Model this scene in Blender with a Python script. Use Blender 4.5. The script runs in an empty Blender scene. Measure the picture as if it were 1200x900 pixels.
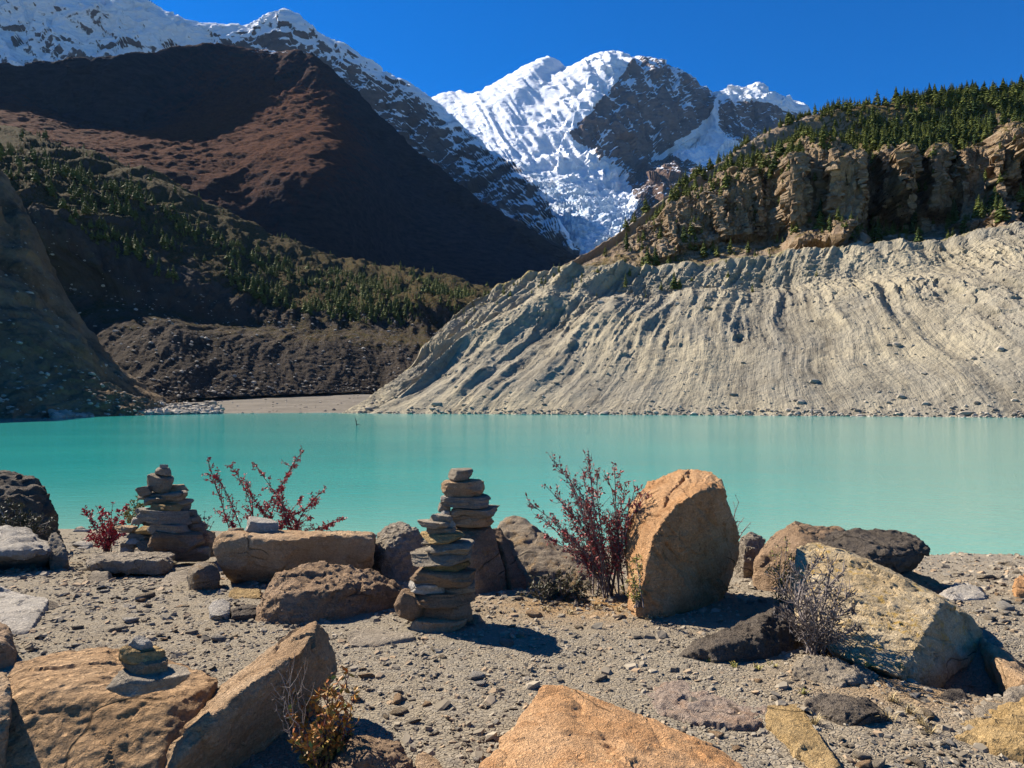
import bpy, bmesh, math, random
import numpy as np
from mathutils import Vector, Matrix

# ------------------------------------------------------------------ camera, light, exposure
scene = bpy.context.scene
COL = scene.collection
F, CX, HZ, CAMZ = 800.0, 600.0, 474.0, 1.6          # focal length in px of a 1200 px wide frame, horizon row, eye height

cam_d = bpy.data.cameras.new('camera')
cam_d.sensor_width = 36.0
cam_d.lens = 36.0 * F / 1200.0
cam_d.shift_y = (HZ - 450.0) / 1200.0
cam_d.clip_start = 0.1
cam_d.clip_end = 60000
cam = bpy.data.objects.new('camera', cam_d)
cam.location = (0, 0, CAMZ)
cam.rotation_euler = (math.radians(90), 0, 0)
COL.objects.link(cam)
scene.camera = cam

SUN = Vector((-0.63, 0.455, 0.63)).normalized()        # towards the sun: left, a little beyond the lake
elev = math.asin(SUN.z)
world = bpy.data.worlds.new('World')
scene.world = world
world.use_nodes = True
wn = world.node_tree
wn.nodes.clear()
sky = wn.nodes.new('ShaderNodeTexSky')
sky.sky_type = 'NISHITA'
sky.sun_disc = False
sky.sun_elevation = elev
sky.sun_rotation = math.atan2(SUN.x, SUN.y)
sky.altitude = 3500
sky.air_density = 1.0
sky.dust_density = 0.0
sky.ozone_density = 2.0
hs = wn.nodes.new('ShaderNodeHueSaturation')
hs.inputs['Saturation'].default_value = 2.0
hs.inputs['Hue'].default_value = 0.51
bg = wn.nodes.new('ShaderNodeBackground')
bg.inputs['Strength'].default_value = 0.074
wo = wn.nodes.new('ShaderNodeOutputWorld')
wn.links.new(sky.outputs[0], hs.inputs['Color'])
wn.links.new(hs.outputs[0], bg.inputs['Color'])
wn.links.new(bg.outputs[0], wo.inputs['Surface'])

sun_d = bpy.data.lights.new('sun', 'SUN')
sun_d.energy = 5.0
sun_d.angle = math.radians(0.5)
sun_d.color = (1.0, 0.925, 0.81)
sun = bpy.data.objects.new('sun', sun_d)
sun.rotation_euler = SUN.to_track_quat('Z', 'Y').to_euler()
sun.location = SUN * 100
COL.objects.link(sun)

vs = scene.view_settings
vs.view_transform = 'Standard'
vs.look = 'None'
vs.exposure = 1.32
vs.gamma = 1.0
vs.use_curve_mapping = False
scene.cycles.max_bounces = 6
scene.cycles.use_denoising = True

# ------------------------------------------------------------------ noise in numpy
_r = np.random.RandomState(7)
_PERM = _r.permutation(1024).astype(np.int64)
_PERM = np.concatenate([_PERM, _PERM, _PERM])
_G = _r.normal(size=(1024, 3))
_G /= np.linalg.norm(_G, axis=1)[:, None]


def gnoise(p):
    p = np.asarray(p, dtype=np.float64)
    i = np.floor(p).astype(np.int64)
    f = p - i
    u = f * f * f * (f * (f * 6 - 15) + 10)
    i &= 1023
    out = 0
    for dx in (0, 1):
        wx = u[:, 0] if dx else 1 - u[:, 0]
        a = _PERM[(i[:, 0] + dx) & 1023]
        for dy in (0, 1):
            wy = u[:, 1] if dy else 1 - u[:, 1]
            b = _PERM[(a + i[:, 1] + dy) & 1023]
            for dz in (0, 1):
                wz = u[:, 2] if dz else 1 - u[:, 2]
                g = _G[_PERM[(b + i[:, 2] + dz) & 1023]]
                d = g[:, 0] * (f[:, 0] - dx) + g[:, 1] * (f[:, 1] - dy) + g[:, 2] * (f[:, 2] - dz)
                out = out + wx * wy * wz * d
    return out * 1.6


def fbm(p, octv=4, gain=0.5, lac=2.03):
    a, s, t = 1.0, 0, 0
    for k in range(octv):
        s = s + a * gnoise(p * (lac ** k) + 17.3 * k)
        t += a
        a *= gain
    return s / t


def ridged(p, octv=4, gain=0.5, lac=2.07):
    a, s, t = 1.0, 0, 0
    for k in range(octv):
        s = s + a * (1 - np.abs(gnoise(p * (lac ** k) + 31.7 * k)) * 1.6)
        t += a
        a *= gain
    return s / t


_J = _r.rand(1024, 3)
_H = _r.rand(1024)


def worley(p):
    p = np.asarray(p, float)
    i = np.floor(p).astype(np.int64)
    n = len(p)
    f1, f2 = np.full(n, 9.0), np.full(n, 9.0)
    cid = np.zeros(n, np.int64)
    cen = np.zeros((n, 3))
    for dx in (-1, 0, 1):
        for dy in (-1, 0, 1):
            for dz in (-1, 0, 1):
                c = i + np.array([dx, dy, dz])
                h = _PERM[(_PERM[(_PERM[c[:, 0] & 1023] + c[:, 1]) & 1023] + c[:, 2]) & 1023]
                q = c + _J[h]
                d = ((q - p) ** 2).sum(1)
                m = d < f1
                f2 = np.where(m, f1, np.minimum(f2, d))
                f1 = np.where(m, d, f1)
                cid = np.where(m, h, cid)
                cen[m] = q[m]
    return np.sqrt(f1), np.sqrt(f2), cid, cen


def facet(p):
    """broken rock: every cell is a tilted plane of its own height; also the distance to the joints"""
    f1, f2, cid, cen = worley(p)
    return ((p - cen) * _G[cid]).sum(1) + 0.7 * (_H[cid] - 0.5), f2 - f1


def sstep(a, b, x):
    t = np.clip((x - a) / (b - a), 0, 1)
    return t * t * (3 - 2 * t)


# ------------------------------------------------------------------ projection helpers: where a thing stands
def at(px, py, Y):
    return np.array([(px - CX) / F * Y, Y, CAMZ - (py - HZ) / F * Y])


def shore(x):
    return 20.0 - 0.22 * np.clip(x, -11, 12)


LAKE = -2.4


def ground_base(x, y):
    x = np.asarray(x, float)
    y = np.asarray(y, float)
    s = shore(x)
    a = sstep(4.6, 9.5, y) * -0.36
    b = -2.12 * np.clip((y - 8.6) / (s - 8.6), 0, 3) ** 1.0 * sstep(8.0, 10.0, y)
    hol = -0.3 * np.exp(-((x - 3.0) / 0.55) ** 2 - ((y - 4.3) / 0.38) ** 2)
    return a + b + hol


def ground_z(x, y):
    x = np.asarray(x, float)
    y = np.asarray(y, float)
    p = np.stack([x.ravel(), y.ravel(), np.zeros(x.size)], 1)
    n = 0.035 * fbm(p * 0.9, 3) + 0.012 * fbm(p * 5.0, 2)
    return ground_base(x, y) + n.reshape(x.shape)


def gz(x, y):
    return float(ground_z(np.array([x]), np.array([y]))[0])


def ground_hit(px, py):
    lo, hi = 1.5, 22.0
    for _ in range(40):
        m = (lo + hi) / 2
        x = (px - CX) / F * m
        yy = HZ + F * (CAMZ - float(ground_base(x, m))) / m
        if yy > py:
            lo = m
        else:
            hi = m
    return lo


# ------------------------------------------------------------------ mesh + object helpers
def mesh_from(name, verts, faces, attrs=None, smooth=True, sharp=0):
    verts = np.asarray(verts, dtype=np.float32).reshape(-1, 3)
    faces = np.asarray(faces, dtype=np.int32)
    n = faces.shape[1]
    me = bpy.data.meshes.new(name)
    me.vertices.add(len(verts))
    me.vertices.foreach_set('co', verts.ravel())
    me.loops.add(faces.size)
    me.loops.foreach_set('vertex_index', faces.ravel())
    me.polygons.add(len(faces))
    me.polygons.foreach_set('loop_start', np.arange(0, faces.size, n, dtype=np.int32))
    me.polygons.foreach_set('use_smooth', np.full(len(faces), smooth, dtype=bool))
    for k, v in (attrs or {}).items():
        a = me.attributes.new(k, 'FLOAT', 'POINT')
        a.data.foreach_set('value', np.asarray(v, dtype=np.float32).ravel())
    me.update(calc_edges=True)
    me.validate()
    if sharp:
        me.set_sharp_from_angle(angle=math.radians(sharp))
    return me


def link(name, me, mat=None, parent=None, loc=(0, 0, 0)):
    o = bpy.data.objects.new(name, me)
    COL.objects.link(o)
    o.location = loc
    if mat is not None and me is not None and not me.materials:
        me.materials.append(mat)
    if parent is not None:
        o.parent = parent
    return o


def tag(o, label, cat, group=None, kind=None):
    o['label'] = label
    o['category'] = cat
    if group:
        o['group'] = group
    if kind:
        o['kind'] = kind
    return o


def grid_faces(nv, nu):
    a = np.arange(nv * nu).reshape(nv, nu)
    return np.stack([a[:-1, :-1], a[:-1, 1:], a[1:, 1:], a[1:, :-1]], -1).reshape(-1, 4)


# ------------------------------------------------------------------ node helpers
class NT:
    def __init__(self, name):
        self.m = bpy.data.materials.new(name)
        self.m.use_nodes = True
        self.t = self.m.node_tree
        self.t.nodes.clear()
        self.out = self.t.nodes.new('ShaderNodeOutputMaterial')

    def n(self, typ, props=None, **inp):
        nd = self.t.nodes.new('ShaderNode' + typ)
        for k, v in (props or {}).items():
            setattr(nd, k, v)
        for k, v in inp.items():
            key = int(k[1:]) if k[0] == '_' and k[1:].isdigit() else k.replace('_', ' ')
            s = nd.inputs[key]
            if isinstance(v, bpy.types.NodeSocket):
                self.t.links.new(v, s)
            else:
                s.default_value = v
        return nd

    def noise(self, vec, scale, detail=4, rough=0.55, dist=0.0):
        return self.n('TexNoise', Vector=vec, Scale=scale, Detail=detail, Roughness=rough, Distortion=dist).outputs[0]

    def mix(self, f, a, b, blend='MIX'):
        nd = self.n('Mix', dict(data_type='RGBA', blend_type=blend))
        for s, v in ((nd.inputs[0], f), (nd.inputs[6], a), (nd.inputs[7], b)):
            if isinstance(v, bpy.types.NodeSocket):
                self.t.links.new(v, s)
            elif isinstance(v, (int, float)):
                s.default_value = v
            else:
                s.default_value = (*v, 1.0)[:4]
        return nd.outputs[2]

    def rng(self, v, a, b, c=0.0, d=1.0):
        return self.n('MapRange', None, Value=v, From_Min=a, From_Max=b, To_Min=c, To_Max=d).outputs[0]

    def math(self, op, a, b=0.0):
        return self.n('Math', dict(operation=op), _0=a, _1=b).outputs[0]

    def attr(self, name):
        return self.n('Attribute', dict(attribute_name=name)).outputs['Fac']

    def mapping(self, vec, scale=(1, 1, 1), rot=(0, 0, 0)):
        return self.n('Mapping', None, Vector=vec, Scale=scale, Rotation=rot).outputs[0]

    def bump(self, h, strength=0.5, dist=0.02, normal=None):
        kw = dict(Height=h, Strength=strength, Distance=dist)
        if normal is not None:
            kw['Normal'] = normal
        return self.n('Bump', None, **kw).outputs[0]

    def finish(self, color, rough=0.9, normal=None, spec=0.3, **kw):
        b = self.n('BsdfPrincipled', None, Base_Color=color if isinstance(color, bpy.types.NodeSocket) else (*color, 1), Roughness=rough)
        b.inputs['Specular IOR Level'].default_value = spec
        for k, v in kw.items():
            s = b.inputs[k.replace('_', ' ')]
            if isinstance(v, bpy.types.NodeSocket):
                self.t.links.new(v, s)
            else:
                s.default_value = v
        if normal is not None:
            self.t.links.new(normal, b.inputs['Normal'])
        self.t.links.new(b.outputs[0], self.out.inputs['Surface'])
        return self.m


def rock_mat(name, c1, c2, c3, scale=1.0, strata=(0.0, 0.5, 0.0), strata_amt=0.35, lichen=None, bump=1.0, pits=0.0, crack=0.0, stain=0.5):
    t = NT(name)
    tc = t.n('TexCoord').outputs['Object']
    ri = t.n('ObjectInfo').outputs['Random']
    off = t.n('VectorMath', dict(operation='ADD'), _0=tc, _1=t.n('CombineXYZ', None, X=t.math('MULTIPLY', ri, 57.0), Y=t.math('MULTIPLY', ri, 31.0), Z=t.math('MULTIPLY', ri, 13.0)).outputs[0]).outputs[0]
    lo = t.noise(off, 2.2 * scale, 5, 0.6, 0.4)
    mid = t.noise(off, 9 * scale, 6, 0.65)
    fine = t.noise(off, 70 * scale, 5, 0.7)
    mp = t.mapping(off, (1.5, 1.5, 14), strata)
    st = t.noise(mp, 2.2 * scale, 6, 0.6, 0.3)
    c = t.mix(t.rng(lo, 0.36, 0.64), c1, c2)
    c = t.mix(t.rng(mid, 0.5, 0.68, 0, 0.75), c, c3)
    c = t.mix(t.rng(st, 0.35, 0.65, 0, strata_amt), c, tuple(x * 0.45 for x in c1))
    if lichen:
        lc, la = lichen
        ln = t.noise(off, 16 * scale, 5, 0.7)
        ln2 = t.noise(off, 4 * scale, 3, 0.5)
        f = t.math('MULTIPLY', t.rng(ln, 0.53, 0.6), t.rng(ln2, 0.45, 0.6))
        c = t.mix(t.math('MULTIPLY', f, la), c, lc)
    cn = t.math('ABSOLUTE', t.math('SUBTRACT', t.noise(t.mapping(off, (1, 1, 2.2), (0.5, 0.7, 0)), 1.1 * scale, 2, 0.45, 0.15), 0.5))
    ck = t.math('MULTIPLY', t.rng(cn, 0.0, 0.007, 1.0, 0.0), t.rng(t.noise(off, 1.6 * scale, 2), 0.5, 0.56))
    c = t.mix(t.math('MULTIPLY', ck, 0.8), c, tuple(x * 0.18 for x in c1))
    spot = t.noise(off, 46 * scale, 3, 0.6)
    patch = t.noise(off, 3.1 * scale, 4, 0.6)
    c = t.mix(t.math('MULTIPLY', t.rng(spot, 0.6, 0.66), t.rng(patch, 0.48, 0.62, 0, 0.7)), c, tuple(x * 0.35 for x in c1))
    c = t.mix(t.math('MULTIPLY', t.rng(spot, 0.4, 0.34), t.rng(patch, 0.5, 0.38, 0, 0.5)), c, tuple(min(0.7, x * 1.45) for x in c2))
    stn = t.noise(t.mapping(off, (1, 1, 0.35)), 1.5 * scale, 5, 0.65, 0.6)
    c = t.mix(t.rng(stn, 0.52, 0.7, 0, stain), c, tuple(x * 0.5 for x in c3))
    g = t.rng(fine, 0.25, 0.75, 0.62, 1.28)
    gm = t.n('CombineColor', None, Red=g, Green=g, Blue=g).outputs[0]
    c = t.mix(1.0, c, gm, 'MULTIPLY')
    rv = t.rng(ri, 0, 1, 0.85, 1.15)
    c = t.mix(1.0, c, t.n('CombineColor', None, Red=rv, Green=rv, Blue=rv).outputs[0], 'MULTIPLY')
    h = t.math('ADD', t.math('MULTIPLY', mid, 0.9), t.math('MULTIPLY', st, 1.2 * strata_amt / 0.35))
    h = t.math('ADD', h, t.math('MULTIPLY', fine, 0.35))
    vo = t.n('TexVoronoi', dict(feature='DISTANCE_TO_EDGE'), Vector=t.n('VectorMath', dict(operation='ADD'), _0=off, _1=t.n('TexNoise', None, Vector=off, Scale=5 * scale).outputs[1]).outputs[0], Scale=2.6 * scale).outputs['Distance']
    if crack:
        h = t.math('ADD', h, t.rng(vo, 0, 0.025, -1.2 * crack, 0))
        c = t.mix(t.rng(vo, 0, 0.012, 0.7 * crack, 0), c, tuple(x * 0.2 for x in c1))
    if pits:
        v2 = t.n('TexVoronoi', dict(feature='SMOOTH_F1'), Vector=off, Scale=19 * scale).outputs['Distance']
        h = t.math('ADD', h, t.rng(v2, 0.05, 0.55, -0.9 * pits, 0.5 * pits))
    rg = t.math('ABSOLUTE', t.math('SUBTRACT', t.noise(off, 24 * scale, 5, 0.7), 0.5))
    h = t.math('ADD', h, t.rng(rg, 0.0, 0.12, -0.35, 0.0))
    h = t.math('SUBTRACT', h, t.math('MULTIPLY', ck, 0.8))
    nrm = t.bump(h, 0.9, 0.034 * bump)
    return t.finish(c, 0.92, nrm, 0.1)


# ------------------------------------------------------------------ control-net terrain
def cr(arr, t):
    n = arr.shape[0]
    t = np.clip(t, 0, n - 1 - 1e-9)
    i = np.floor(t).astype(int)
    f = (t - i).reshape((-1,) + (1,) * (arr.ndim - 1))
    p0, p1 = arr[np.clip(i - 1, 0, n - 1)], arr[i]
    p2, p3 = arr[np.clip(i + 1, 0, n - 1)], arr[np.clip(i + 2, 0, n - 1)]
    m1, m2 = (p2 - p0) * 0.4, (p3 - p1) * 0.4
    f2, f3 = f * f, f * f * f
    return (2 * f3 - 3 * f2 + 1) * p1 + (f3 - 2 * f2 + f) * m1 + (-2 * f3 + 3 * f2) * p2 + (f3 - f2) * m2


def samples(counts):
    ts = [np.linspace(i, i + 1, c, endpoint=False) for i, c in enumerate(counts)]
    return np.concatenate(ts + [np.array([float(len(counts))])])


class Net:
    """A terrain sheet drawn through rows of (column, row, distance) control points, from its foot up to its crest and down behind."""

    def __init__(self, rows, nu, vcounts, back=None):
        P = np.array(rows, float)
        W = np.stack([(P[..., 0] - CX) / F * P[..., 2], P[..., 2], CAMZ - (P[..., 1] - HZ) / F * P[..., 2]], -1)
        vc = list(vcounts)
        self.R = len(rows)
        if back is not None:
            b = W[-1].copy()
            b += np.array(back[0])
            b[:, 2] = b[:, 2] * back[1]
            W = np.concatenate([W, b[None]], 0)
            vc.append(back[2])
        d = np.abs(np.diff(P[:, :, 0], axis=1)).mean(0)
        uc = np.maximum(2, np.round(nu * d / d.sum())).astype(int)
        self.tu, self.tv = samples(uc), samples(vc)
        A = cr(W, self.tv)
        A = cr(np.swapaxes(A, 0, 1), self.tu)
        self.V = np.swapaxes(A, 0, 1).copy()
        self.nv, self.nu = self.V.shape[:2]
        self.UU, self.VV = np.meshgrid(self.tu, self.tv)

    def ctrl(self, rows):
        C = np.array(rows, float)
        k = self.V.shape
        A = cr(C, np.minimum(self.tv, len(rows) - 1))
        return np.swapaxes(cr(np.swapaxes(A, 0, 1), self.tu), 0, 1)

    def rowamp(self, vals):
        return np.interp(self.VV, np.arange(len(vals)), vals)

    def colamp(self, vals):
        return np.interp(self.UU, np.arange(len(vals)), vals)

    def normals(self):
        du = np.gradient(self.V, axis=1)
        dv = np.gradient(self.V, axis=0)
        n = np.cross(du, dv)
        return n / np.maximum(np.linalg.norm(n, axis=2, keepdims=True), 1e-9)

    def pts(self, sx=1, sy=None, sz=None):
        p = self.V.reshape(-1, 3).copy()
        p[:, 0] *= sx
        p[:, 1] *= sx if sy is None else sy
        p[:, 2] *= sx if sz is None else sz
        return p

    def push(self, d, nrm=None):
        n = self.normals() if nrm is None else nrm
        self.V += n * np.reshape(d, (self.nv, self.nu, 1))

    def px(self):
        return CX + F * self.V[..., 0] / self.V[..., 1], HZ - F * (self.V[..., 2] - CAMZ) / self.V[..., 1]

    def mesh(self, name, attrs=None, sharp=0):
        return mesh_from(name, self.V, grid_faces(self.nv, self.nu), attrs, True, sharp)


rs = np.random.RandomState(11)
rnd = random.Random(5)


def inpoly(x, y, poly):
    c = np.zeros(x.shape, bool)
    n = len(poly)
    for i in range(n):
        (x0, y0), (x1, y1) = poly[i], poly[(i + 1) % n]
        if y0 == y1:
            continue
        c ^= ((y0 > y) != (y1 > y)) & (x < (x1 - x0) * (y - y0) / (y1 - y0) + x0)
    return c


def blur(a, k):
    for _ in range(k):
        p = np.pad(a, 1, mode='edge')
        a = (p[:-2, 1:-1] + p[2:, 1:-1] + p[1:-1, :-2] + p[1:-1, 2:] + 2 * a) / 6
    return a


# ------------------------------------------------------------------ terrain materials
def snow_rock_mat(name, rock1, rock2, brown=None, snow=(0.88, 0.9, 0.94), wscale=1.0, ice=False):
    t = NT(name)
    g = t.n('NewGeometry').outputs['Position']
    s = t.attr('snow')
    n1 = t.noise(g, 0.004 * wscale, 8, 0.65)
    n2 = t.noise(t.mapping(g, (1, 1, 4)), 0.01 * wscale, 7, 0.7)
    n3 = t.noise(g, 0.03 * wscale, 6, 0.7)
    rock = t.mix(t.rng(n2, 0.35, 0.65), rock1, rock2)
    if brown:
        rock = t.mix(t.attr('brown'), rock, t.mix(t.rng(n3, 0.35, 0.65), brown, tuple(x * 0.6 for x in brown)))
    sv = t.math('ADD', s, t.math('MULTIPLY', t.math('SUBTRACT', n2, 0.5), 0.9))
    sv = t.math('ADD', sv, t.math('MULTIPLY', t.math('SUBTRACT', n3, 0.5), 0.45))
    sf = t.rng(sv, 0.44, 0.56)
    sn = t.mix(t.rng(n3, 0.45, 0.75, 0, 0.3), snow, (0.66, 0.74, 0.84))
    if ice:
        sn = t.mix(t.math('MULTIPLY', t.attr('ice'), t.rng(n3, 0.4, 0.6)), sn, (0.42, 0.56, 0.7))
    c = t.mix(sf, rock, sn)
    h = t.math('ADD', n2, t.math('MULTIPLY', n3, 0.5))
    return t.finish(c, 1.0, t.bump(h, 0.9, 40.0 / wscale), 0.02)


def earth_mat(name, c1, c2, c3, veg, k=0.05, bump=0.7, bd=2.0, streak=True):
    """bare slope: two soils, streaks down the fall line, low vegetation where the sheet carries it"""
    t = NT(name)
    g = t.n('NewGeometry').outputs['Position']
    n1 = t.noise(g, k, 6, 0.6)
    n2 = t.noise(g, k * 5, 7, 0.7)
    n3 = t.noise(g, k * 30, 4, 0.7)
    c = t.mix(t.rng(n1, 0.42, 0.58), c1, c2)
    c = t.mix(t.rng(n2, 0.48, 0.68, 0, 0.8), c, c3)
    sn = t.noise(t.n('CombineXYZ', None, X=t.attr('sl'), Y=t.math('MULTIPLY', t.n('SeparateXYZ', None, Vector=g).outputs[2], 0.14), Z=0.0).outputs[0], k * 14, 6, 0.7)
    if streak:
        c = t.mix(t.math('MULTIPLY', t.rng(sn, 0.5, 0.72, 0, 0.75), t.rng(n1, 0.35, 0.6, 0.15, 1.0)), c, tuple(x * 0.7 for x in c3))
        c = t.mix(t.rng(sn, 0.46, 0.3, 0, 0.5), c, tuple(min(.6, x * 1.15) for x in c1))
        c = t.mix(t.math('MULTIPLY', t.attr('gully'), t.rng(n2, 0.3, 0.6, 0.3, 1.0)), c, tuple(x * 0.62 for x in c3))
    c = t.mix(t.math('MULTIPLY', t.attr('rockface'), 1.0), c, t.mix(t.rng(n2, 0.35, 0.65), (0.11, 0.072, 0.045), (0.34, 0.245, 0.15)))
    vg = t.math('ADD', t.attr('veg'), t.math('MULTIPLY', t.math('SUBTRACT', n2, 0.5), 1.2))
    c = t.mix(t.rng(vg, 0.4, 0.62), c, t.mix(t.rng(n3, 0.4, 0.6), veg[0], veg[1]))
    st = t.math('GREATER_THAN', n3, 0.665)
    c = t.mix(t.math('MULTIPLY', st, 0.55), c, tuple(min(0.6, x * 1.6) for x in c2))
    h = t.math('ADD', t.math('MULTIPLY', n2, 1.0), t.math('MULTIPLY', n3, 0.35))
    h = t.math('ADD', h, t.math('MULTIPLY', sn, 0.8))
    return t.finish(c, 1.0, t.bump(h, bump, bd), 0.02)


# ------------------------------------------------------------------ the far snow peak and its glacier
def build_peak():
    crest = [(400, 140, 6900), (515, 126, 6700), (545, 118, 6600), (575, 124, 6550), (600, 106, 6500), (640, 82, 6450), (655, 77, 6450), (672, 89, 6500), (692, 75, 6550), (715, 66, 6620),
             (740, 72, 6680), (770, 79, 6680), (800, 93, 6600), (835, 120, 6450), (850, 113, 6100), (885, 108, 6050), (910, 119, 6000), (942, 136, 6000), (1000, 165, 6000), (1080, 200, 6000)]
    mid = [(300, 200, 5500), (425, 178, 5400), (465, 166, 5250), (492, 160, 4950), (520, 160, 4800), (556, 160, 4700), (575, 165, 4700), (595, 172, 4700), (630, 183, 4950), (672, 197, 5300),
           (715, 206, 5300), (748, 205, 5300), (778, 195, 5400), (800, 180, 5700), (822, 166, 5750), (855, 163, 5600), (885, 165, 5550), (920, 175, 5500), (980, 195, 5500), (1060, 220, 5500)]
    low = [(330, 260, 5000), (450, 235, 4900), (500, 228, 4800), (540, 222, 4700), (575, 218, 4600), (605, 217, 4600), (628, 219, 4600), (650, 222, 4600), (675, 227, 4650), (702, 232, 4700),
           (735, 232, 4800), (765, 208, 4800), (790, 190, 4900), (805, 182, 5050), (830, 186, 5000), (860, 190, 4900), (890, 195, 4800), (930, 205, 4800), (1000, 225, 4800), (1080, 250, 4800)]
    foot = [(330, 350, 4200), (450, 335, 4100), (520, 330, 4000), (560, 322, 3900), (600, 315, 3800), (630, 310, 3750), (650, 306, 3700), (670, 304, 3650), (690, 298, 3600), (712, 292, 3600),
            (738, 280, 3700), (755, 268, 3900), (775, 258, 4000), (800, 252, 4100), (830, 250, 4100), (860, 250, 4100), (890, 250, 4100), (930, 255, 4100), (1000, 270, 4100), (1080, 290, 4100)]
    def dist(row, ys):
        return [(a, b, ys[i] if i < len(ys) else c) for i, (a, b, c) in enumerate(row)]
    crest = dist(crest, [6950, 6850, 6780, 6720, 6650, 6520, 6450, 6420, 6320, 6220, 6220, 6270, 6320, 6350])
    mid = dist(mid, [6050, 5950, 5850, 5700, 5550, 5350, 5220, 5100, 4950, 4800, 4850, 5050, 5250, 5500])
    low = dist(low, [5300, 5200, 5050, 4900, 4750, 4600, 4480, 4380, 4280, 4230, 4300, 4550, 4800, 5000])
    foot = [(a, b, c - (700 if 3 <= i <= 10 else 0)) for i, (a, b, c) in enumerate(foot)]
    base = [(a, b + 60, c - 60) for a, b, c in foot]
    N = Net([base, foot, low, mid, crest], 470, [10, 85, 75, 130], back=((100, 1800, 0), 0.35, 14))
    amp = N.rowamp([5, 22, 34, 50, 16, 60])
    rockcol = N.colamp([0, 0, 0, 0, 0, 0, 0, 0.1, 0.3, 0.7, 1, 1, 1, 0.9, 0.8, 0.8, 0.8, 0.8, 0.8, 0.8])
    p = N.pts(1 / 520)
    d = (ridged(p, 6, 0.55) - 0.55) * amp.ravel() * (1.1 + 1.6 * rockcol.ravel())
    # flutings running down the snow face
    q = N.V.reshape(-1, 3)
    s = (q[:, 0] + 0.42 * q[:, 2]) / 95.0
    fl = ridged(np.stack([s, q[:, 2] / 900, q[:, 1] / 2600], 1), 3, 0.6) - 0.6
    d += fl * N.rowamp([0, 4, 10, 42, 20, 0]).ravel() * (1.2 - 0.5 * rockcol.ravel())
    # icefall: broken steps across the glacier tongue
    icec = N.ctrl([[0] * 20, [0, 0, 0, 0, .6, 1, 1, 1, 1, 1, .6, 0, 0, 0, 0, 0, 0, 0, 0, 0], [0, 0, .4, 1, 1, 1, 1, 1, 1, 1, .5, 0, 0, 0, 0, 0, 0, 0, 0, 0],
                   [0, 0, 0, .3, .4, .3, .2, .2, .1, 0, 0, 0, 0, 0, 0, 0, 0, 0, 0, 0], [0] * 20])
    icec = np.clip(icec, 0, 1)
    rk = np.clip(rockcol.ravel() * N.rowamp([.2, .25, .35, 1, .35, .3]).ravel(), 0, 1)
    fa, ea = facet(np.stack([q[:, 0] / 150, q[:, 1] / 220, q[:, 2] / 300], 1))
    fb, eb = facet(np.stack([q[:, 0] / 55, q[:, 1] / 80, q[:, 2] / 110], 1) + 5)
    cou = ridged(np.stack([(q[:, 0] + 0.15 * q[:, 2]) / 170, q[:, 1] / 900, q[:, 2] / 1400], 1), 3, 0.6) - 0.6
    d += rk * (1 - icec.ravel()) * (fa * 62 + fb * 22 + cou * 130)
    bl = np.abs(fbm(np.stack([q[:, 0] / 190, q[:, 1] / 70, q[:, 2] / 60], 1), 4, 0.6))
    d += icec.ravel() * (bl - 0.25) * 110
    N.push(d)
    nz = N.normals()[..., 2]
    px, py = N.px()
    w1 = 7 * fbm(np.stack([px.ravel() / 16, py.ravel() / 16, 0 * px.ravel()], 1), 4, 0.6).reshape(px.shape)
    w2 = 7 * fbm(np.stack([px.ravel() / 16 + 30, py.ravel() / 16, 0 * px.ravel()], 1), 4, 0.6).reshape(px.shape)
    WALL = [(737, 76), (714, 103), (692, 130), (664, 158), (690, 176), (714, 192), (738, 208), (752, 196), (767, 186), (792, 168), (816, 150), (838, 128), (842, 112), (805, 82), (770, 66), (745, 62)]
    BUTT = [(733, 212), (758, 192), (790, 180), (812, 188), (835, 205), (900, 230), (1000, 260), (1000, 330), (738, 330), (732, 262), (748, 240)]
    PEAK2 = [(845, 116), (905, 120), (950, 140), (1080, 200), (1000, 240), (900, 220), (880, 192), (864, 168), (838, 150)]
    m1, m2, m3 = inpoly(px + w1, py + w2, WALL), inpoly(px + w1, py + w2, BUTT), inpoly(px + w1, py + w2, PEAK2)
    snow = np.full(px.shape, 1.9)
    snow[m1] = 0.46
    snow[m3] = 0.62
    snow[m2] = 0.0
    snow = blur(snow, 1)
    snow = snow + (nz - 0.55) * 1.8 * (snow < 1.2) - 1.6 * np.clip(cou.reshape(nz.shape), -.3, .3) * m1
    brown = np.clip(N.ctrl([[.3] * 20, [0] * 10 + [.2, .8, 1, 1, 1, 1, 1, 1, 1, 1], [0] * 10 + [.1, .7, .8, .5, .3, .3, .5, .7, .8, .8], [.2] * 20, [0.1] * 20]), 0, 1)
    m = snow_rock_mat('peak_snow_and_rock', (0.14, 0.12, 0.115), (0.27, 0.21, 0.18), (0.2, 0.125, 0.085), ice=True)
    o = link('snow_mountain', N.mesh('snow_mountain', dict(snow=snow, brown=brown, ice=icec), 30), m)
    tag(o, 'highest snow peak with fluted white face, dark rock wall and glacier icefall', 'mountain', kind='structure')


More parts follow.
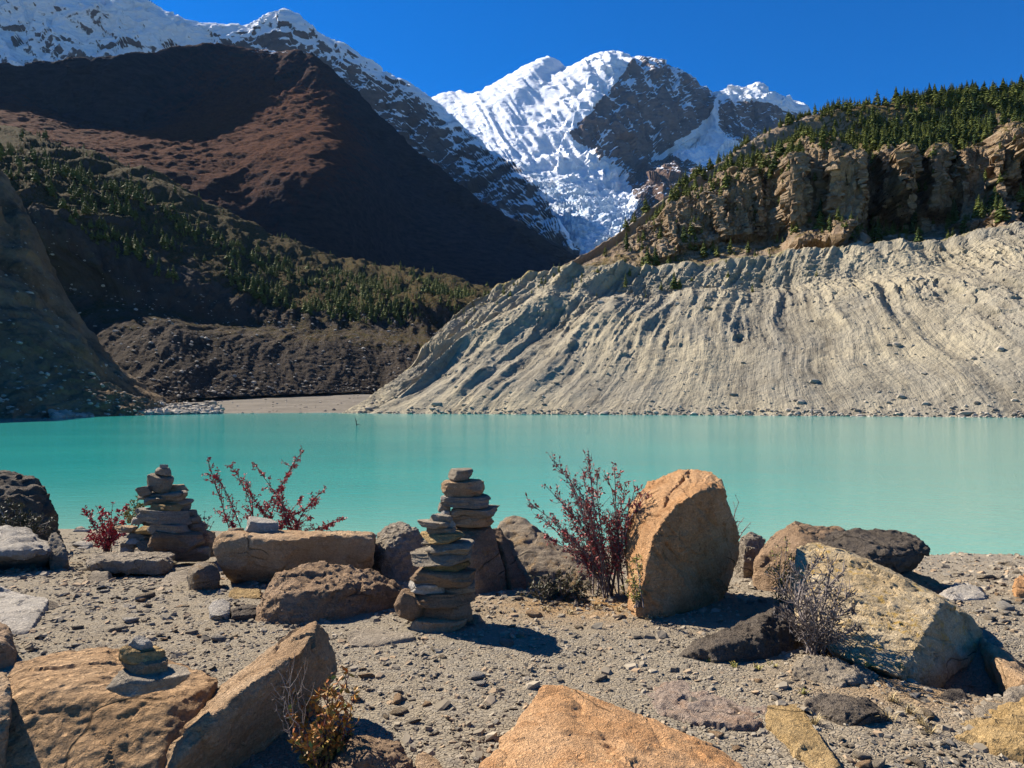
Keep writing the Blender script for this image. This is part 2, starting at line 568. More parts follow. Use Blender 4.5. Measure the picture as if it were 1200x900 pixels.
# ------------------------------------------------------------------ the snow ridge falling from the left
def build_snow_ridge():
    crest = [(-350, -70, 4300), (-120, -15, 4300), (0, 4, 4250), (30, -8, 4200), (100, 3, 4200), (160, 15, 4200), (210, 38, 4200), (255, 46, 4200), (290, 42, 4150), (325, 27, 4100), (350, 38, 4150), (385, 60, 4250),
             (440, 90, 4250), (515, 138, 4250), (570, 185, 3900), (620, 225, 3500), (652, 285, 3150), (690, 340, 3050)]
    mid = [(-350, 30, 3900), (-120, 40, 3900), (0, 50, 3900), (40, 50, 3900), (110, 55, 3880), (170, 70, 3880), (225, 90, 3880), (270, 95, 3850), (305, 100, 3800), (345, 105, 3750), (385, 115, 3850), (425, 135, 3950),
           (485, 170, 3950), (550, 215, 3650), (600, 252, 3350), (640, 285, 3100), (668, 322, 3020), (698, 365, 2980)]
    foot = [(-350, 200, 3300), (-120, 200, 3300), (0, 200, 3300), (60, 200, 3300), (130, 200, 3300), (200, 200, 3300), (260, 200, 3300), (310, 200, 3300), (350, 200, 3250), (400, 200, 3250), (430, 210, 3400), (480, 240, 3550),
            (540, 275, 3350), (590, 305, 3150), (630, 325, 3040), (660, 340, 3000), (680, 355, 2960), (705, 385, 2940)]
    base = [(a + 20, b + 110, c - 150) for a, b, c in foot]
    N = Net([base, foot, mid, crest], 430, [8, 60, 90], back=((-500, 1500, 0), 0.4, 10))
    p = N.pts(1 / 420)
    d = (ridged(p, 6, 0.55) - 0.55) * N.rowamp([20, 90, 120, 26, 60]).ravel()
    q = N.V.reshape(-1, 3)
    fa, ea = facet(q / 150)
    fb, eb = facet(q / 55 + 4)
    d += (fa * 40 + fb * 16) * N.rowamp([.5, 1, 1, .4, 0]).ravel()
    N.push(d)
    nz = N.normals()[..., 2]
    snow = N.ctrl([[0] * 18, [0.0] * 11 + [.25, .3, .35, .4, .5, .5, .5], [.95] * 7 + [.5, .4, .25, .3, .4, .45, .45, .5, .5, .6, .6], [1.8] * 7 + [1.4, 1.3, 1.4, 1.25, 1.1, 1.0, .9, .75, .7, .6, .5]])
    snow = snow + (nz - 0.55) * 0.8
    m = snow_rock_mat('ridge_snow_and_rock', (0.1, 0.09, 0.09), (0.19, 0.15, 0.13), None)
    o = link('mountain_ridge', N.mesh('mountain_ridge', dict(snow=snow), 30), m)
    tag(o, 'snow covered ridge behind the brown mountain, descending towards the glacier', 'mountain', kind='structure')


# ------------------------------------------------------------------ the brown mountain on the left
def build_brown():
    r0 = [(-350, 225, 1100), (0, 205, 1150), (100, 222, 1200), (200, 252, 1280), (290, 300, 1400), (345, 325, 1500), (405, 345, 1700), (470, 360, 2150), (560, 365, 2400), (660, 370, 2500), (760, 375, 2600)]
    r1 = [(-350, 165, 1450), (0, 165, 1480), (100, 178, 1540), (200, 192, 1620), (285, 200, 1640), (340, 205, 1560), (400, 222, 1620), (470, 285, 2320), (540, 312, 2460), (640, 335, 2560), (760, 355, 2650)]
    r2 = [(-350, 120, 1850), (0, 138, 1900), (90, 152, 1920), (180, 158, 1950), (260, 152, 2050), (330, 145, 2060), (402, 158, 2020), (475, 230, 2450), (530, 265, 2580), (625, 312, 2680), (740, 340, 2780)]
    r3 = [(-350, 100, 2080), (0, 112, 2175), (80, 142, 2165), (170, 150, 2140), (252, 108, 2420), (318, 102, 2480), (388, 110, 2400), (450, 180, 2580), (515, 228, 2690), (605, 285, 2780), (720, 332, 2850)]
    r4 = [(-350, 84, 2150), (0, 92, 2230), (60, 82, 2230), (140, 75, 2200), (245, 68, 2600), (315, 76, 2800), (366, 82, 2700), (425, 130, 2700), (490, 190, 2800), (585, 258, 2880), (705, 325, 2900)]
    N = Net([r0, r1, r2, r3, r4], 520, [50, 90, 80, 80], back=((-200, 900, 0), 0.45, 10))
    p = N.pts(1 / 300)
    amp = N.rowamp([26, 15, 14, 26, 10, 30])
    d = (ridged(p, 6, 0.52) - 0.55) * amp.ravel() * 0.8
    q = N.V.reshape(-1, 3)
    gl = ridged(np.stack([(q[:, 0] - 0.35 * q[:, 2]) / 120, q[:, 1] / 900, q[:, 2] / 700], 1), 4, 0.6)
    d += (gl - 0.6) * N.rowamp([16, 13, 12, 36, 10, 0]).ravel()
    d += (ridged(q / 75, 5, 0.62) - 0.6) * N.rowamp([12, 11, 11, 16, 6, 0]).ravel()
    fa, ea = facet(np.stack([q[:, 0] / 70, q[:, 1] / 90, q[:, 2] / 130], 1))
    fb, eb = facet(q / 28 + 4)
    d += (fa * 14 + fb * 5) * N.rowamp([.2, .1, .1, .8, .4, 0]).ravel()
    N.push(d)
    nz = N.normals()[..., 2]
    snow = N.ctrl([[-1.5] * 11, [-1.5] * 11, [-1.2] * 11, [-1, -1, -1, -1, -.6, -.2, -.6, -.8, -.8, -.6, -.2], [-.2, -.3, -.4, -.3, .2, .7, .4, .1, .1, .2, .2]])
    brown = np.clip(N.ctrl([[.3] * 11, [.8, .8, .8, .8, .8, .7, .5, -.1, -.2, -.2, -.2], [1, 1, 1, 1, 1, 1, .8, 0, -.1, -.2, -.2], [.4, .4, .2, .3, .8, 1, .7, 0, 0, -.1, -.2], [.1, .1, .1, .1, .3, .4, .4, .1, .1, 0, 0]]) + (nz - 0.7), 0, 1)  # less brown on flank and cirque wall: their shade put into the colour
    m = snow_rock_mat('brown_mountain_rock', (0.014, 0.016, 0.021), (0.034, 0.032, 0.035), (0.1, 0.037, 0.016), wscale=2.5)  # near-black bluish rock colours carry the flank's shadow tone
    o = link('mountain_brown', N.mesh('mountain_brown', dict(snow=snow, brown=brown)), m)
    tag(o, 'huge reddish brown mountain with a dark shaded flank above the conifer forest', 'mountain', kind='structure')


# ------------------------------------------------------------------ conifers
def conifer_mesh(seed, h=1.0, nb=64, spread=0.2):
    r = random.Random(seed)
    V, Fc, A = [], [], []
    lean = (r.uniform(-.02, .02), r.uniform(-.02, .02))
    for i in range(nb):
        z = 0.1 + 0.88 * (i / (nb - 1)) ** 0.95
        a = i * 2.399 + r.uniform(-.4, .4)
        prof = min(1.0, (1.0 - z) * 1.35 + 0.06) * (0.85 if z < 0.2 else 1.0)
        L = spread * prof * r.uniform(0.65, 1.25)
        dr = r.uniform(0.1, 0.5) * L
        ca, sa = math.cos(a), math.sin(a)
        w = L * r.uniform(0.3, 0.5) + 0.012
        th = L * 0.26 + 0.008
        b = len(V)
        ox, oy = lean[0] * z, lean[1] * z
        tip = (ox + ca * L, oy + sa * L, z - dr)
        m = 0.58
        V += [(ox, oy, z + th), (ox + ca * L * m - sa * w, oy + sa * L * m + ca * w, z - dr * .8 + r.uniform(-.01, .01)),
              (ox + ca * L * m + sa * w, oy + sa * L * m - ca * w, z - dr * .8 + r.uniform(-.01, .01)), tip, (ox, oy, z - th),
              (ox + ca * L * m, oy + sa * L * m, z - dr * 0.3 + th * 0.6)]
        Fc += [(b, b + 5, b + 1), (b, b + 2, b + 5), (b + 1, b + 5, b + 3), (b + 5, b + 2, b + 3), (b + 4, b + 1, b + 3), (b + 4, b + 3, b + 2)]
        A += [r.random()] * 6
    b = len(V)
    V += [(lean[0] + .01, lean[1], .95), (lean[0] - .005, lean[1] + .009, .95), (lean[0] - .005, lean[1] - .009, .95), (lean[0], lean[1], 1.03)]
    Fc += [(b, b + 1, b + 3), (b + 1, b + 2, b + 3), (b + 2, b, b + 3)]
    A += [.5] * 4
    return np.array(V), np.array(Fc), np.array(A)


def trunk_arrays(n=6):
    V, Fc = [], []
    for z, r in ((-0.06, .022), (0.3, .015), (0.96, .002)):
        for k in range(n):
            V.append((r * math.cos(k * 6.2832 / n), r * math.sin(k * 6.2832 / n), z))
    for j in range(2):
        for k in range(n):
            a, b = j * n + k, j * n + (k + 1) % n
            Fc.append((a, b, b + n, a + n))
    return np.array(V), np.array(Fc)


def leaf_mat(name, c1, c2, c3=None, trans=0.0):
    t = NT(name)
    a = t.attr('leafrnd')
    ri = t.n('ObjectInfo').outputs['Random']
    g = t.n('NewGeometry').outputs['Position']
    n = t.noise(g, 0.06, 3)
    c = t.mix(a, c1, c2)
    if c3:
        f = t.math('ADD', t.math('MULTIPLY', ri, 0.5), t.math('MULTIPLY', n, 0.6))
        c = t.mix(t.rng(f, 0.35, 0.85), c, c3)
    return t.finish(c, 0.8, None, 0.08)


TREES = []        # (size in px, x, y, z, height, region)
MOR_SUPPORT = []


def scatter(N, mask, count, hrange, region, sd):
    r = np.random.RandomState(sd)
    m = mask.copy().ravel()
    V = N.V.reshape(-1, 3)
    # weight by quad area so that trees are spread over the ground, not over the grid
    du = np.linalg.norm(np.gradient(N.V, axis=1), axis=2).ravel()
    dv = np.linalg.norm(np.gradient(N.V, axis=0), axis=2).ravel()
    w = np.clip(m, 0, 1) * du * dv
    w /= w.sum()
    idx = r.choice(len(V), size=count, replace=False, p=w)
    for i in idx:
        h = r.uniform(*hrange) * (0.4 + 0.9 * r.rand() ** 1.2)
        x, y, z = V[i]
        TREES.append((F * h / y, x, y, z, h, region))


# ------------------------------------------------------------------ right-hand rocky hill and moraine
CRAGS = [(950, 235, 44, 62, 26), (985, 250, 30, 48, 16), (905, 240, 26, 40, 12), (862, 245, 30, 40, 16), (812, 262, 34, 30, 12), (770, 285, 24, 20, 8), (1030, 215, 16, 36, 18), (1052, 222, 15, 40, 16), (1092, 218, 15, 38, 20), (1128, 228, 22, 46, 22), (1158, 236, 20, 44, 20),
         (1016, 245, 13, 46, -18), (1072, 228, 8, 40, -14), (885, 235, 8, 40, -11), (838, 250, 8, 30, -11), (1192, 225, 10, 30, -13), (1108, 225, 6, 36, -8), (1180, 180, 26, 26, 18), (1168, 205, 12, 20, 10), (1215, 235, 20, 40, 16), (1250, 190, 30, 40, 16), (1300, 200, 30, 50, 18)]


def build_hill():
    base = [(590, 350, 432), (690, 330, 425), (750, 332, 415), (815, 332, 408), (880, 322, 400), (945, 314, 390), (1005, 306, 380), (1065, 302, 368), (1125, 298, 355), (1205, 284, 345), (1350, 255, 320), (1600, 210, 300)]
    bench = [(615, 340, 450), (697, 312, 450), (752, 306, 445), (815, 302, 440), (880, 292, 435), (945, 286, 430), (1005, 281, 420), (1065, 277, 410), (1125, 274, 400), (1205, 258, 390), (1350, 225, 370), (1600, 190, 350)]
    cb = [(630, 336, 470), (704, 303, 475), (755, 283, 480), (815, 278, 470), (880, 276, 462), (945, 273, 457), (1005, 266, 452), (1065, 263, 447), (1125, 257, 442), (1205, 238, 435), (1350, 205, 420), (1600, 170, 400)]
    ct = [(640, 333, 490), (712, 296, 492), (765, 258, 500), (825, 225, 494), (885, 206, 484), (945, 192, 476), (1005, 188, 470), (1065, 190, 466), (1125, 188, 462), (1205, 172, 456), (1350, 150, 440), (1600, 120, 420)]
    sm = [(645, 331, 510), (716, 292, 520), (775, 250, 530), (835, 213, 540), (890, 184, 545), (945, 168, 550), (1005, 160, 550), (1065, 160, 545), (1125, 156, 540), (1205, 146, 530), (1350, 118, 515), (1600, 95, 500)]
    sk = [(650, 329, 530), (722, 289, 545), (782, 245, 560), (842, 208, 580), (897, 171, 600), (947, 153, 610), (1000, 142, 620), (1060, 138, 620), (1120, 134, 615), (1205, 124, 600), (1350, 95, 590), (1600, 70, 570)]
    N = Net([base, bench, cb, ct, sm, sk], 560, [16, 40, 150, 60, 50], back=((60, 260, 0), 0.4, 8))
    crag = N.ctrl([[0] * 12, [0, 0, .2, .2, .2, .25, .2, .2, .2, .2, .2, .2], [0, .1, .6, .9, 1, 1.1, 1.1, 1.1, 1.1, .9, .9, .9], [0, .2, .6, .7, .8, .9, 1, 1, 1, 1.1, .9, .9], [0, .1, .3, .3, .3, .3, .2, .2, .3, .7, .4, .3], [.05] * 12])
    crag = np.clip(crag, 0, 1.2)
    q = N.V.reshape(-1, 3)
    big = fbm(np.stack([q[:, 0] / 34, q[:, 1] / 80, q[:, 2] / 120], 1), 2, 0.5)
    pil = ridged(np.stack([q[:, 0] / 26 + 0.4 * big, q[:, 1] / 60, q[:, 2] / 75], 1), 4, 0.6)
    d = crag.ravel() * (big * 19 + (pil - 0.62) * 15)
    hn = N.normals().copy()
    hn[..., 2] *= 0.25
    N.push(d, hn)
    px, py = N.px()
    wob = fbm(np.stack([px.ravel() / 22, py.ravel() / 30, 0 * px.ravel()], 1), 4, 0.6).reshape(px.shape)
    wob2 = fbm(np.stack([px.ravel() / 26 + 40, py.ravel() / 30, 0 * px.ravel()], 1), 4, 0.6).reshape(px.shape)
    cm = np.zeros(px.shape)
    for (cx, cy, rx, ry, am) in CRAGS:               # free-standing rock towers
        e = np.abs((px + 9 * wob - cx) / rx) ** 3 + np.abs((py + 12 * wob2 - cy) / ry) ** 3
        b = sstep(1.25, 0.75, e)
        cm = np.maximum(cm, b * 0.8)
        N.V[..., 1] -= am * b
        N.V[..., 0] -= 0.45 * am * b * ((px - 600) / 800)
    crag = np.clip(np.maximum(crag * 0.8, cm * 1.15), 0, 1.2)
    q = N.V.reshape(-1, 3)
    fa, ea = facet(np.stack([q[:, 0] / 8, q[:, 1] / 14, q[:, 2] / 44], 1))
    fb, eb = facet(np.stack([q[:, 0] / 3.4, q[:, 1] / 6, q[:, 2] / 15], 1) + 7)
    hn = N.normals().copy()
    hn[..., 2] *= 0.3
    N.push(crag.ravel() * (fa * 5.5 + fb * 2.0), hn)
    p = N.pts(1 / 11, 1 / 11, 1 / 36)
    N.push((ridged(p, 5, 0.6) - 0.6) * (3.0 + 2.6 * crag.ravel()))
    q = N.V.reshape(-1, 3)
    led = fbm(np.stack([q[:, 0] / 20, q[:, 1] / 20, q[:, 2] / 5], 1), 3, 0.6)
    N.push(led * 0.25 * crag.ravel())
    nz = N.normals()[..., 2]
    n1 = fbm(N.pts(1 / 30), 4).reshape(N.nv, N.nu)
    rock = np.clip(sstep(0.66, 0.42, nz) * np.clip(crag * 2.2, 0, 1) + 0.0, 0, 1)
    veg = N.ctrl([[.1] * 12, [.55] * 12, [.45] * 12, [.5, .5, .5, .5, .6, .6, .7, .7, .7, .6, .6, .6], [.4, .4, .45, .45, .5, .8, 1, 1, 1, .9, .9, .9], [.1, .2, .3, .3, .3, .3, .7, 1, 1, .9, .9, .9]]) * sstep(0.3, 0.65, nz)
    gul = np.clip(-n1, 0, 1) * 0.5
    m = earth_mat('hill_rock_and_scrub', (0.26, 0.19, 0.13), (0.32, 0.26, 0.19), (0.22, 0.17, 0.12), ((0.075, 0.075, 0.028), (0.2, 0.125, 0.06)), k=0.02, bump=1.0, bd=3.0)
    o = link('hill_right', N.mesh('hill_right', dict(veg=veg, rockface=rock, gully=gul, sl=N.V[..., 0]), 24), m)
    tag(o, 'rocky hill of brown crags with conifer forest on top', 'hill', kind='structure')
    px, py = N.px()
    flat = sstep(0.38, 0.6, nz)
    clump = sstep(-0.15, 0.25, n1)
    top = flat * sstep(2.9, 3.4, N.VV) * sstep(5.05, 4.9, N.VV) * sstep(6.0, 6.5, N.UU + 0.5 * n1) * (0.1 + 0.9 * clump ** 1.6) * (px < 1300) * (cm < 0.3)
    scatter(N, top, 2100, (9.5, 14.5), 'top', 1)
    mid = flat * sstep(2.4, 3.2, N.VV) * sstep(5.02, 4.9, N.VV) * sstep(1.0, 2.5, N.UU) * sstep(6.6, 6.0, N.UU) * clump
    scatter(N, mid, 640, (6, 12), 'ridge', 2)
    amid = sstep(0.3, 0.55, nz) * sstep(1.9, 2.2, N.VV) * sstep(3.3, 3.0, N.VV) * sstep(1.5, 2.5, N.UU) * (px < 1260)
    scatter(N, amid, 170, (3.5, 8), 'bench', 13)
    edge = sstep(4.2, 4.6, N.VV) * sstep(5.25, 5.1, N.VV) * sstep(.4, 1.0, N.UU) * sstep(6.4, 6.0, N.UU)
    scatter(N, edge, 240, (5, 10), 'ridge', 12)
    ben = sstep(0.25, 0.5, N.VV) * sstep(2.25, 1.9, N.VV) * sstep(0.6, 1.5, N.UU) * clump * (px < 1300) * sstep(0.3, 0.5, nz)
    scatter(N, ben, 230, (5, 13), 'bench', 3)
    return N


def build_moraine():
    rim = [(402, 482, 340), (437, 464, 345), (500, 409, 380), (550, 357, 415), (600, 337, 420), (660, 322, 415), (720, 317, 405), (800, 321, 395), (870, 310, 385), (940, 303, 375), (1000, 295, 365), (1100, 290, 345), (1200, 273, 325), (1350, 240, 300), (1600, 195, 280)]
    base = [(395, 486.5, 308), (410, 486.5, 302), (440, 487, 296), (475, 487.5, 290), (520, 488, 285), (580, 488, 278), (640, 488.5, 270), (710, 489, 262), (780, 489, 254), (850, 490, 246), (920, 490, 238), (1020, 491, 226), (1120, 492, 212), (1260, 493, 198), (1480, 495, 180)]
    mid = [(400, 485, 322), (424, 476, 322), (472, 443, 335), (515, 410, 352), (565, 388, 358), (625, 364, 366), (690, 354, 364), (765, 351, 358), (835, 349, 352), (905, 345, 344), (965, 345, 330), (1060, 338, 308), (1160, 328, 287), (1300, 308, 262), (1530, 285, 240)]
    led = [(401, 483.5, 330), (430, 470, 333), (487, 425, 357), (534, 380, 385), (584, 357, 385), (643, 343, 395), (707, 343, 392), (785, 344, 383), (855, 338, 374), (925, 333, 364), (985, 328, 352), (1082, 318, 330), (1182, 300, 308), (1330, 273, 282), (1570, 240, 260)]
    foot = [(a, b + 10, c - 6) for a, b, c in base]
    shelf = [(a + 5, b - 2, c + 16) for a, b, c in rim]
    N = Net([foot, base, mid, led, rim, shelf], 760, [4, 130, 50, 60, 8], back=((10, 90, 0), 0.3, 6))
    q = N.V.reshape(-1, 3)
    hn = N.normals()
    big = fbm(np.stack([q[:, 0] / 42, q[:, 1] / 200, q[:, 2] / 90], 1), 3)
    k = N.colamp([1.2, 1.2, 1.2, 1.1, 1.0, .95, .9, .8, .7, .55, .45, .4, .35, .3, .3]).ravel()
    s = q[:, 0] - k * q[:, 2] + 4.0 * gnoise(q / 45.0) + 0.6 * gnoise(q / 8.0)
    s = s + 9.0 * gnoise(np.stack([s / 38, 0 * s + 3, q[:, 2] / 300], 1))
    g1 = ridged(np.stack([s / 24, q[:, 2] / 80, q[:, 1] / 300], 1), 3, 0.5)
    g2 = ridged(np.stack([s / 5.3, q[:, 2] / 30, q[:, 1] / 120], 1), 4, 0.65)
    patch = sstep(-0.2, 0.4, fbm(np.stack([q[:, 0] / 38, q[:, 1] / 200, q[:, 2] / 20], 1) + 5, 4, 0.6))
    a1 = N.rowamp([0, 0.1, 0.9, .5, .9, 0.3, 0]).ravel()
    lowfade = sstep(-2.0, 34.0, q[:, 2])
    left = np.clip(N.colamp([.5, .7, 1.5, 2.0, 1.9, 1.5, 1.0, .75, .7, .6, .6, .7, .8, .8, 1]).ravel(), 0, 2)
    d = a1 * (big * 7 + (g1 - 0.7) * 11 * left) + (g2 - 0.6) * (0.4 + 2.5 * lowfade * patch) * N.rowamp([0, .5, .9, .8, 1.2, .4, 0]).ravel()
    fa, ea = facet(np.stack([s / 6, q[:, 1] / 14, q[:, 2] / 7], 1))
    fb, eb = facet(q / 2.6)
    d += (fa * 1.5 * patch + fb * 0.2) * lowfade * N.rowamp([0, .4, .9, .8, 1.3, .3, 0]).ravel()
    N.push(d, hn)
    sl = s.reshape(N.nv, N.nu)
    q = N.V.reshape(-1, 3)
    slump = fbm(np.stack([q[:, 0] / 17, q[:, 1] / 60, q[:, 2] / 9], 1) + 9, 4, 0.6)
    N.push(np.where(slump > 0.12, -0.5, 0.0) * sstep(0.12, 0.2, slump) * N.rowamp([0, .2, 1, 1, 1, .2, 0]).ravel())
    N.V[..., 2] += (fbm(np.stack([q[:, 0] / 9, 0 * q[:, 0], 0 * q[:, 0]], 1), 4, 0.6) * 3.2 * N.rowamp([0, 0, 0, .4, 1, 1, 0]).ravel()).reshape(N.nv, N.nu)
    p = N.pts(1 / 4.0)
    N.push((ridged(p, 4, 0.66) - 0.6) * 0.8 * N.rowamp([0, .5, 1, 1.5, 1.5, .6, 0]).ravel())
    nz = N.normals()[..., 2]
    veg = N.ctrl([[-1] * 15, [-1] * 15, [-.4] * 15, [-.1, -.1, -.1, .0, .1, .25, .3, .3, .25, .2, .1, 0, -.1, -.2, -.2], [.1, .1, .2, .45, .5, .5, .45, .3, .3, .25, .15, .1, .05, 0, 0], [.6] * 15]) * sstep(0.35, 0.7, nz)
    gul = sstep(0.52, 0.25, g1.reshape(nz.shape)) * 0.5 + sstep(0.5, 0.3, g2.reshape(nz.shape)) * 0.5
    rockf = 0 * nz
    m = earth_mat('moraine_grey_earth', (0.345, 0.298, 0.21), (0.265, 0.237, 0.184), (0.185, 0.161, 0.121), ((0.17, 0.15, 0.06), (0.28, 0.22, 0.12)), k=0.02, bump=1.0, bd=2.2)
    o = link('moraine_right', N.mesh('moraine_right', dict(veg=veg, rockface=rockf, gully=np.clip(gul, 0, 1) * 0.8, sl=sl), 28), m)
    tag(o, 'pale grey eroded moraine wall with gullies above the far lake shore', 'moraine', kind='structure')
    px, py = N.px()
    ms = sstep(2.6, 3.0, N.VV) * sstep(5.0, 4.5, N.VV) * sstep(2.6, 3.2, N.UU) * sstep(10, 6, N.UU) * sstep(0.55, 0.75, nz)
    scatter(N, ms, 46, (2.5, 6), 'rim', 6)
    # single larger conifers standing on the ledge (columns read off the photograph)
    for cx, hh in ((598, 5), (733, 9), (790, 11), (796, 7), (775, 6), (957, 4)):
        j = np.argmin(np.abs(px - cx) + 1e3 * (np.abs(N.VV - 3.2) > 0.15))
        x, y, z = N.V.reshape(-1, 3)[j]
        TREES.append((F * hh / y, x, y, z - 0.3, hh, 'rim'))
    return N


# ------------------------------------------------------------------ left-hand slopes
LEFTM = []


def build_left():
    # shaded near moraine
    crest = [(-420, -90, 230), (-180, 50, 310), (-60, 160, 362), (0, 205, 382), (30, 245, 380), (60, 310, 365), (100, 385, 345), (150, 440, 325), (208, 476, 302), (245, 484, 307)]
    upper = [(-420, 20, 170), (-180, 110, 225), (-70, 215, 258), (-5, 262, 325), (32, 300, 326), (66, 355, 318), (105, 410, 306), (152, 452, 297), (205, 479, 293), (242, 485, 303)]
    mid = [(-440, 260, 140), (-210, 300, 185), (-80, 355, 216), (0, 390, 232), (48, 408, 240), (88, 425, 246), (125, 445, 254), (160, 465, 264), (203, 481, 281), (240, 486, 299)]
    base = [(-520, 500, 112), (-260, 497, 150), (-70, 493, 182), (20, 491, 198), (72, 490, 212), (112, 489, 224), (152, 488, 240), (195, 487.5, 262), (216, 487, 275), (238, 487, 292)]
    foot = [(a, b + 9, c - 6) for a, b, c in base]
    N = Net([foot, base, mid, upper, crest], 330, [4, 90, 80, 50], back=((-50, 120, 0), 0.2, 6))
    q = N.V.reshape(-1, 3)
    s = q[:, 0] + 0.5 * q[:, 2] + 3 * gnoise(q / 30)
    g1 = ridged(np.stack([s / 20, q[:, 2] / 90, q[:, 1] / 90], 1), 3, 0.55)
    d = (g1 - 0.7) * 9 * N.rowamp([0, .2, .8, 1, .5, 0]).ravel() + fbm(q / 40, 3) * 5 * N.rowamp([0, .2, .8, 1, .5, 0]).ravel() + (ridged(q / 3.5, 4, 0.62) - .6) * 1.0
    g3 = ridged(np.stack([s / 5.5, q[:, 2] / 24, q[:, 1] / 30], 1), 4, 0.6)
    d += (g3 - 0.62) * 2.6 + facet(q / 5)[0] * 0.9
    N.push(d)
    nz = N.normals()[..., 2]
    veg = N.ctrl([[-1] * 10, [-.6] * 10, [-.5] * 10, [-.3] * 10, [.3] * 10])
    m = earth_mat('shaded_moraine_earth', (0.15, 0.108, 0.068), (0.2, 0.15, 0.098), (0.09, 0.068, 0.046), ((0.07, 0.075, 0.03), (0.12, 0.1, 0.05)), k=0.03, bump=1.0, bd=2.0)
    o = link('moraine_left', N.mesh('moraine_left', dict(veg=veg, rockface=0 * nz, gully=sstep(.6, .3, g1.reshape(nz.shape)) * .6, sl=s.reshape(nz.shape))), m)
    tag(o, 'dark shaded moraine slope dropping to the lake beside the gravel fan', 'moraine', kind='structure')

    LEFTM.append(N)
    # middle hills: scree, scarps and the band of forest
    r0 = [(-250, 474, 400), (0, 473, 405), (120, 472, 415), (200, 469, 440), (260, 465, 480), (330, 462, 520), (400, 460, 560), (450, 459, 580), (530, 457, 600), (640, 454, 640)]
    r1 = [(-250, 400, 500), (0, 402, 515), (120, 388, 525), (200, 384, 545), (262, 394, 580), (330, 398, 620), (400, 400, 655), (460, 404, 680), (530, 410, 700), (640, 407, 730)]
    r2 = [(-250, 330, 575), (0, 335, 595), (100, 345, 615), (190, 368, 625), (262, 380, 675), (330, 384, 715), (400, 387, 735), (460, 390, 770), (540, 394, 800), (640, 390, 830)]
    r2b = [(-250, 235, 570), (0, 262, 595), (75, 285, 610), (165, 335, 640), (240, 352, 690), (315, 362, 745), (400, 372, 800), (465, 374, 840), (545, 378, 870), (640, 378, 900)]
    r3 = [(-250, 190, 620), (0, 218, 640), (60, 238, 650), (150, 282, 680), (222, 315, 730), (305, 345, 800), (395, 354, 860), (470, 350, 900), (540, 352, 930), (640, 360, 960)]
    r4 = [(-250, 150, 800), (0, 176, 820), (80, 197, 850), (180, 232, 900), (260, 274, 960), (335, 304, 1020), (405, 324, 1080), (470, 326, 1120), (545, 340, 1150), (640, 352, 1180)]
    r5 = [(-250, 135, 1000), (0, 162, 1050), (90, 182, 1100), (190, 212, 1150), (272, 255, 1200), (342, 288, 1260), (405, 308, 1300), (475, 315, 1330), (548, 333, 1360), (640, 350, 1400)]
    M = Net([r0, r1, r2, r2b, r3, r4, r5], 480, [100, 30, 50, 50, 40, 26], back=((0, 200, 0), 0.4, 5))
    q = M.V.reshape(-1, 3)
    s = q[:, 0] + 0.5 * q[:, 2] + 9 * gnoise(q / 70)
    g1 = ridged(np.stack([s / 42, q[:, 2] / 160, q[:, 1] / 300], 1), 5, 0.58)
    g2 = ridged(np.stack([s / 13, q[:, 2] / 50, q[:, 1] / 100], 1), 4, 0.6)
    big = fbm(q / 150, 3)
    a = M.rowamp([.1, .3, .25, .8, .5, .7, .6, 0]).ravel()
    d = a * ((g1 - 0.66) * 34 + big * 10 + (g2 - .62) * 7 + facet(np.stack([s / 12, q[:, 1] / 26, q[:, 2] / 18], 1))[0] * 2.6) + (ridged(q / 7, 4, .62) - .6) * 1.5
    M.push(d)
    nz = M.normals()[..., 2]
    n1 = fbm(M.pts(1 / 60), 4).reshape(nz.shape)
    veg = M.ctrl([[-.6] * 10, [.4, .4, .4, .35, .35, .4, .45, .5, .5, .5], [.5] * 10, [.0, .0, .0, .1, .2, .4, .5, .5, .6, .6], [.9, .9, .9, .6, .5, .8, .9, .9, .9, .9], [1] * 10, [1] * 10]) * sstep(.3, .62, nz)
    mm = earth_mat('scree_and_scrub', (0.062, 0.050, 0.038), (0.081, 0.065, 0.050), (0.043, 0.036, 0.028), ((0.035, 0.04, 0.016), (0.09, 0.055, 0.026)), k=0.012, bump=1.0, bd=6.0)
    LEFTM.append(M)
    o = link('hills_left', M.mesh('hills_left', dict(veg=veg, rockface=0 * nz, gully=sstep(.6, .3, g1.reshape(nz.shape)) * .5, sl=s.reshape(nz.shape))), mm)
    tag(o, 'dark scree hills with eroded scarps and a band of conifers', 'hill', kind='structure')
    clump = sstep(-0.12, 0.22, n1)
    px, py = M.px()
    xa = [-60, 0, 80, 160, 230, 300, 380, 450, 540, 600]
    wob = 10 * fbm(np.stack([px.ravel() / 30, py.ravel() / 30, 0 * px.ravel()], 1), 3).reshape(px.shape)
    bandA = sstep(1.15, 0.75, np.abs(py + wob - np.interp(px, xa, [178, 188, 210, 245, 285, 328, 348, 356, 362, 365])) / np.interp(px, xa, [20, 20, 20, 22, 27, 28, 28, 30, 24, 10]))
    bandB = sstep(1.2, 0.7, np.abs(py + 0.6 * wob - np.interp(px, [50, 100, 150, 200], [222, 248, 288, 330])) / np.interp(px, [50, 120, 190, 215], [10, 12, 8, 1])) * (px > 45) * (px < 215)
    sparse = 0.05 * sstep(3.4, 4.2, M.VV)
    f1 = np.maximum(np.maximum(bandA, bandB), sparse) * (0.04 + clump ** 1.5) * sstep(.3, .5, nz) * sstep(2.2, 2.6, M.VV) * sstep(6.0, 5.9, M.VV)
    scatter(M, f1, 2300, (8, 15), 'band', 4)
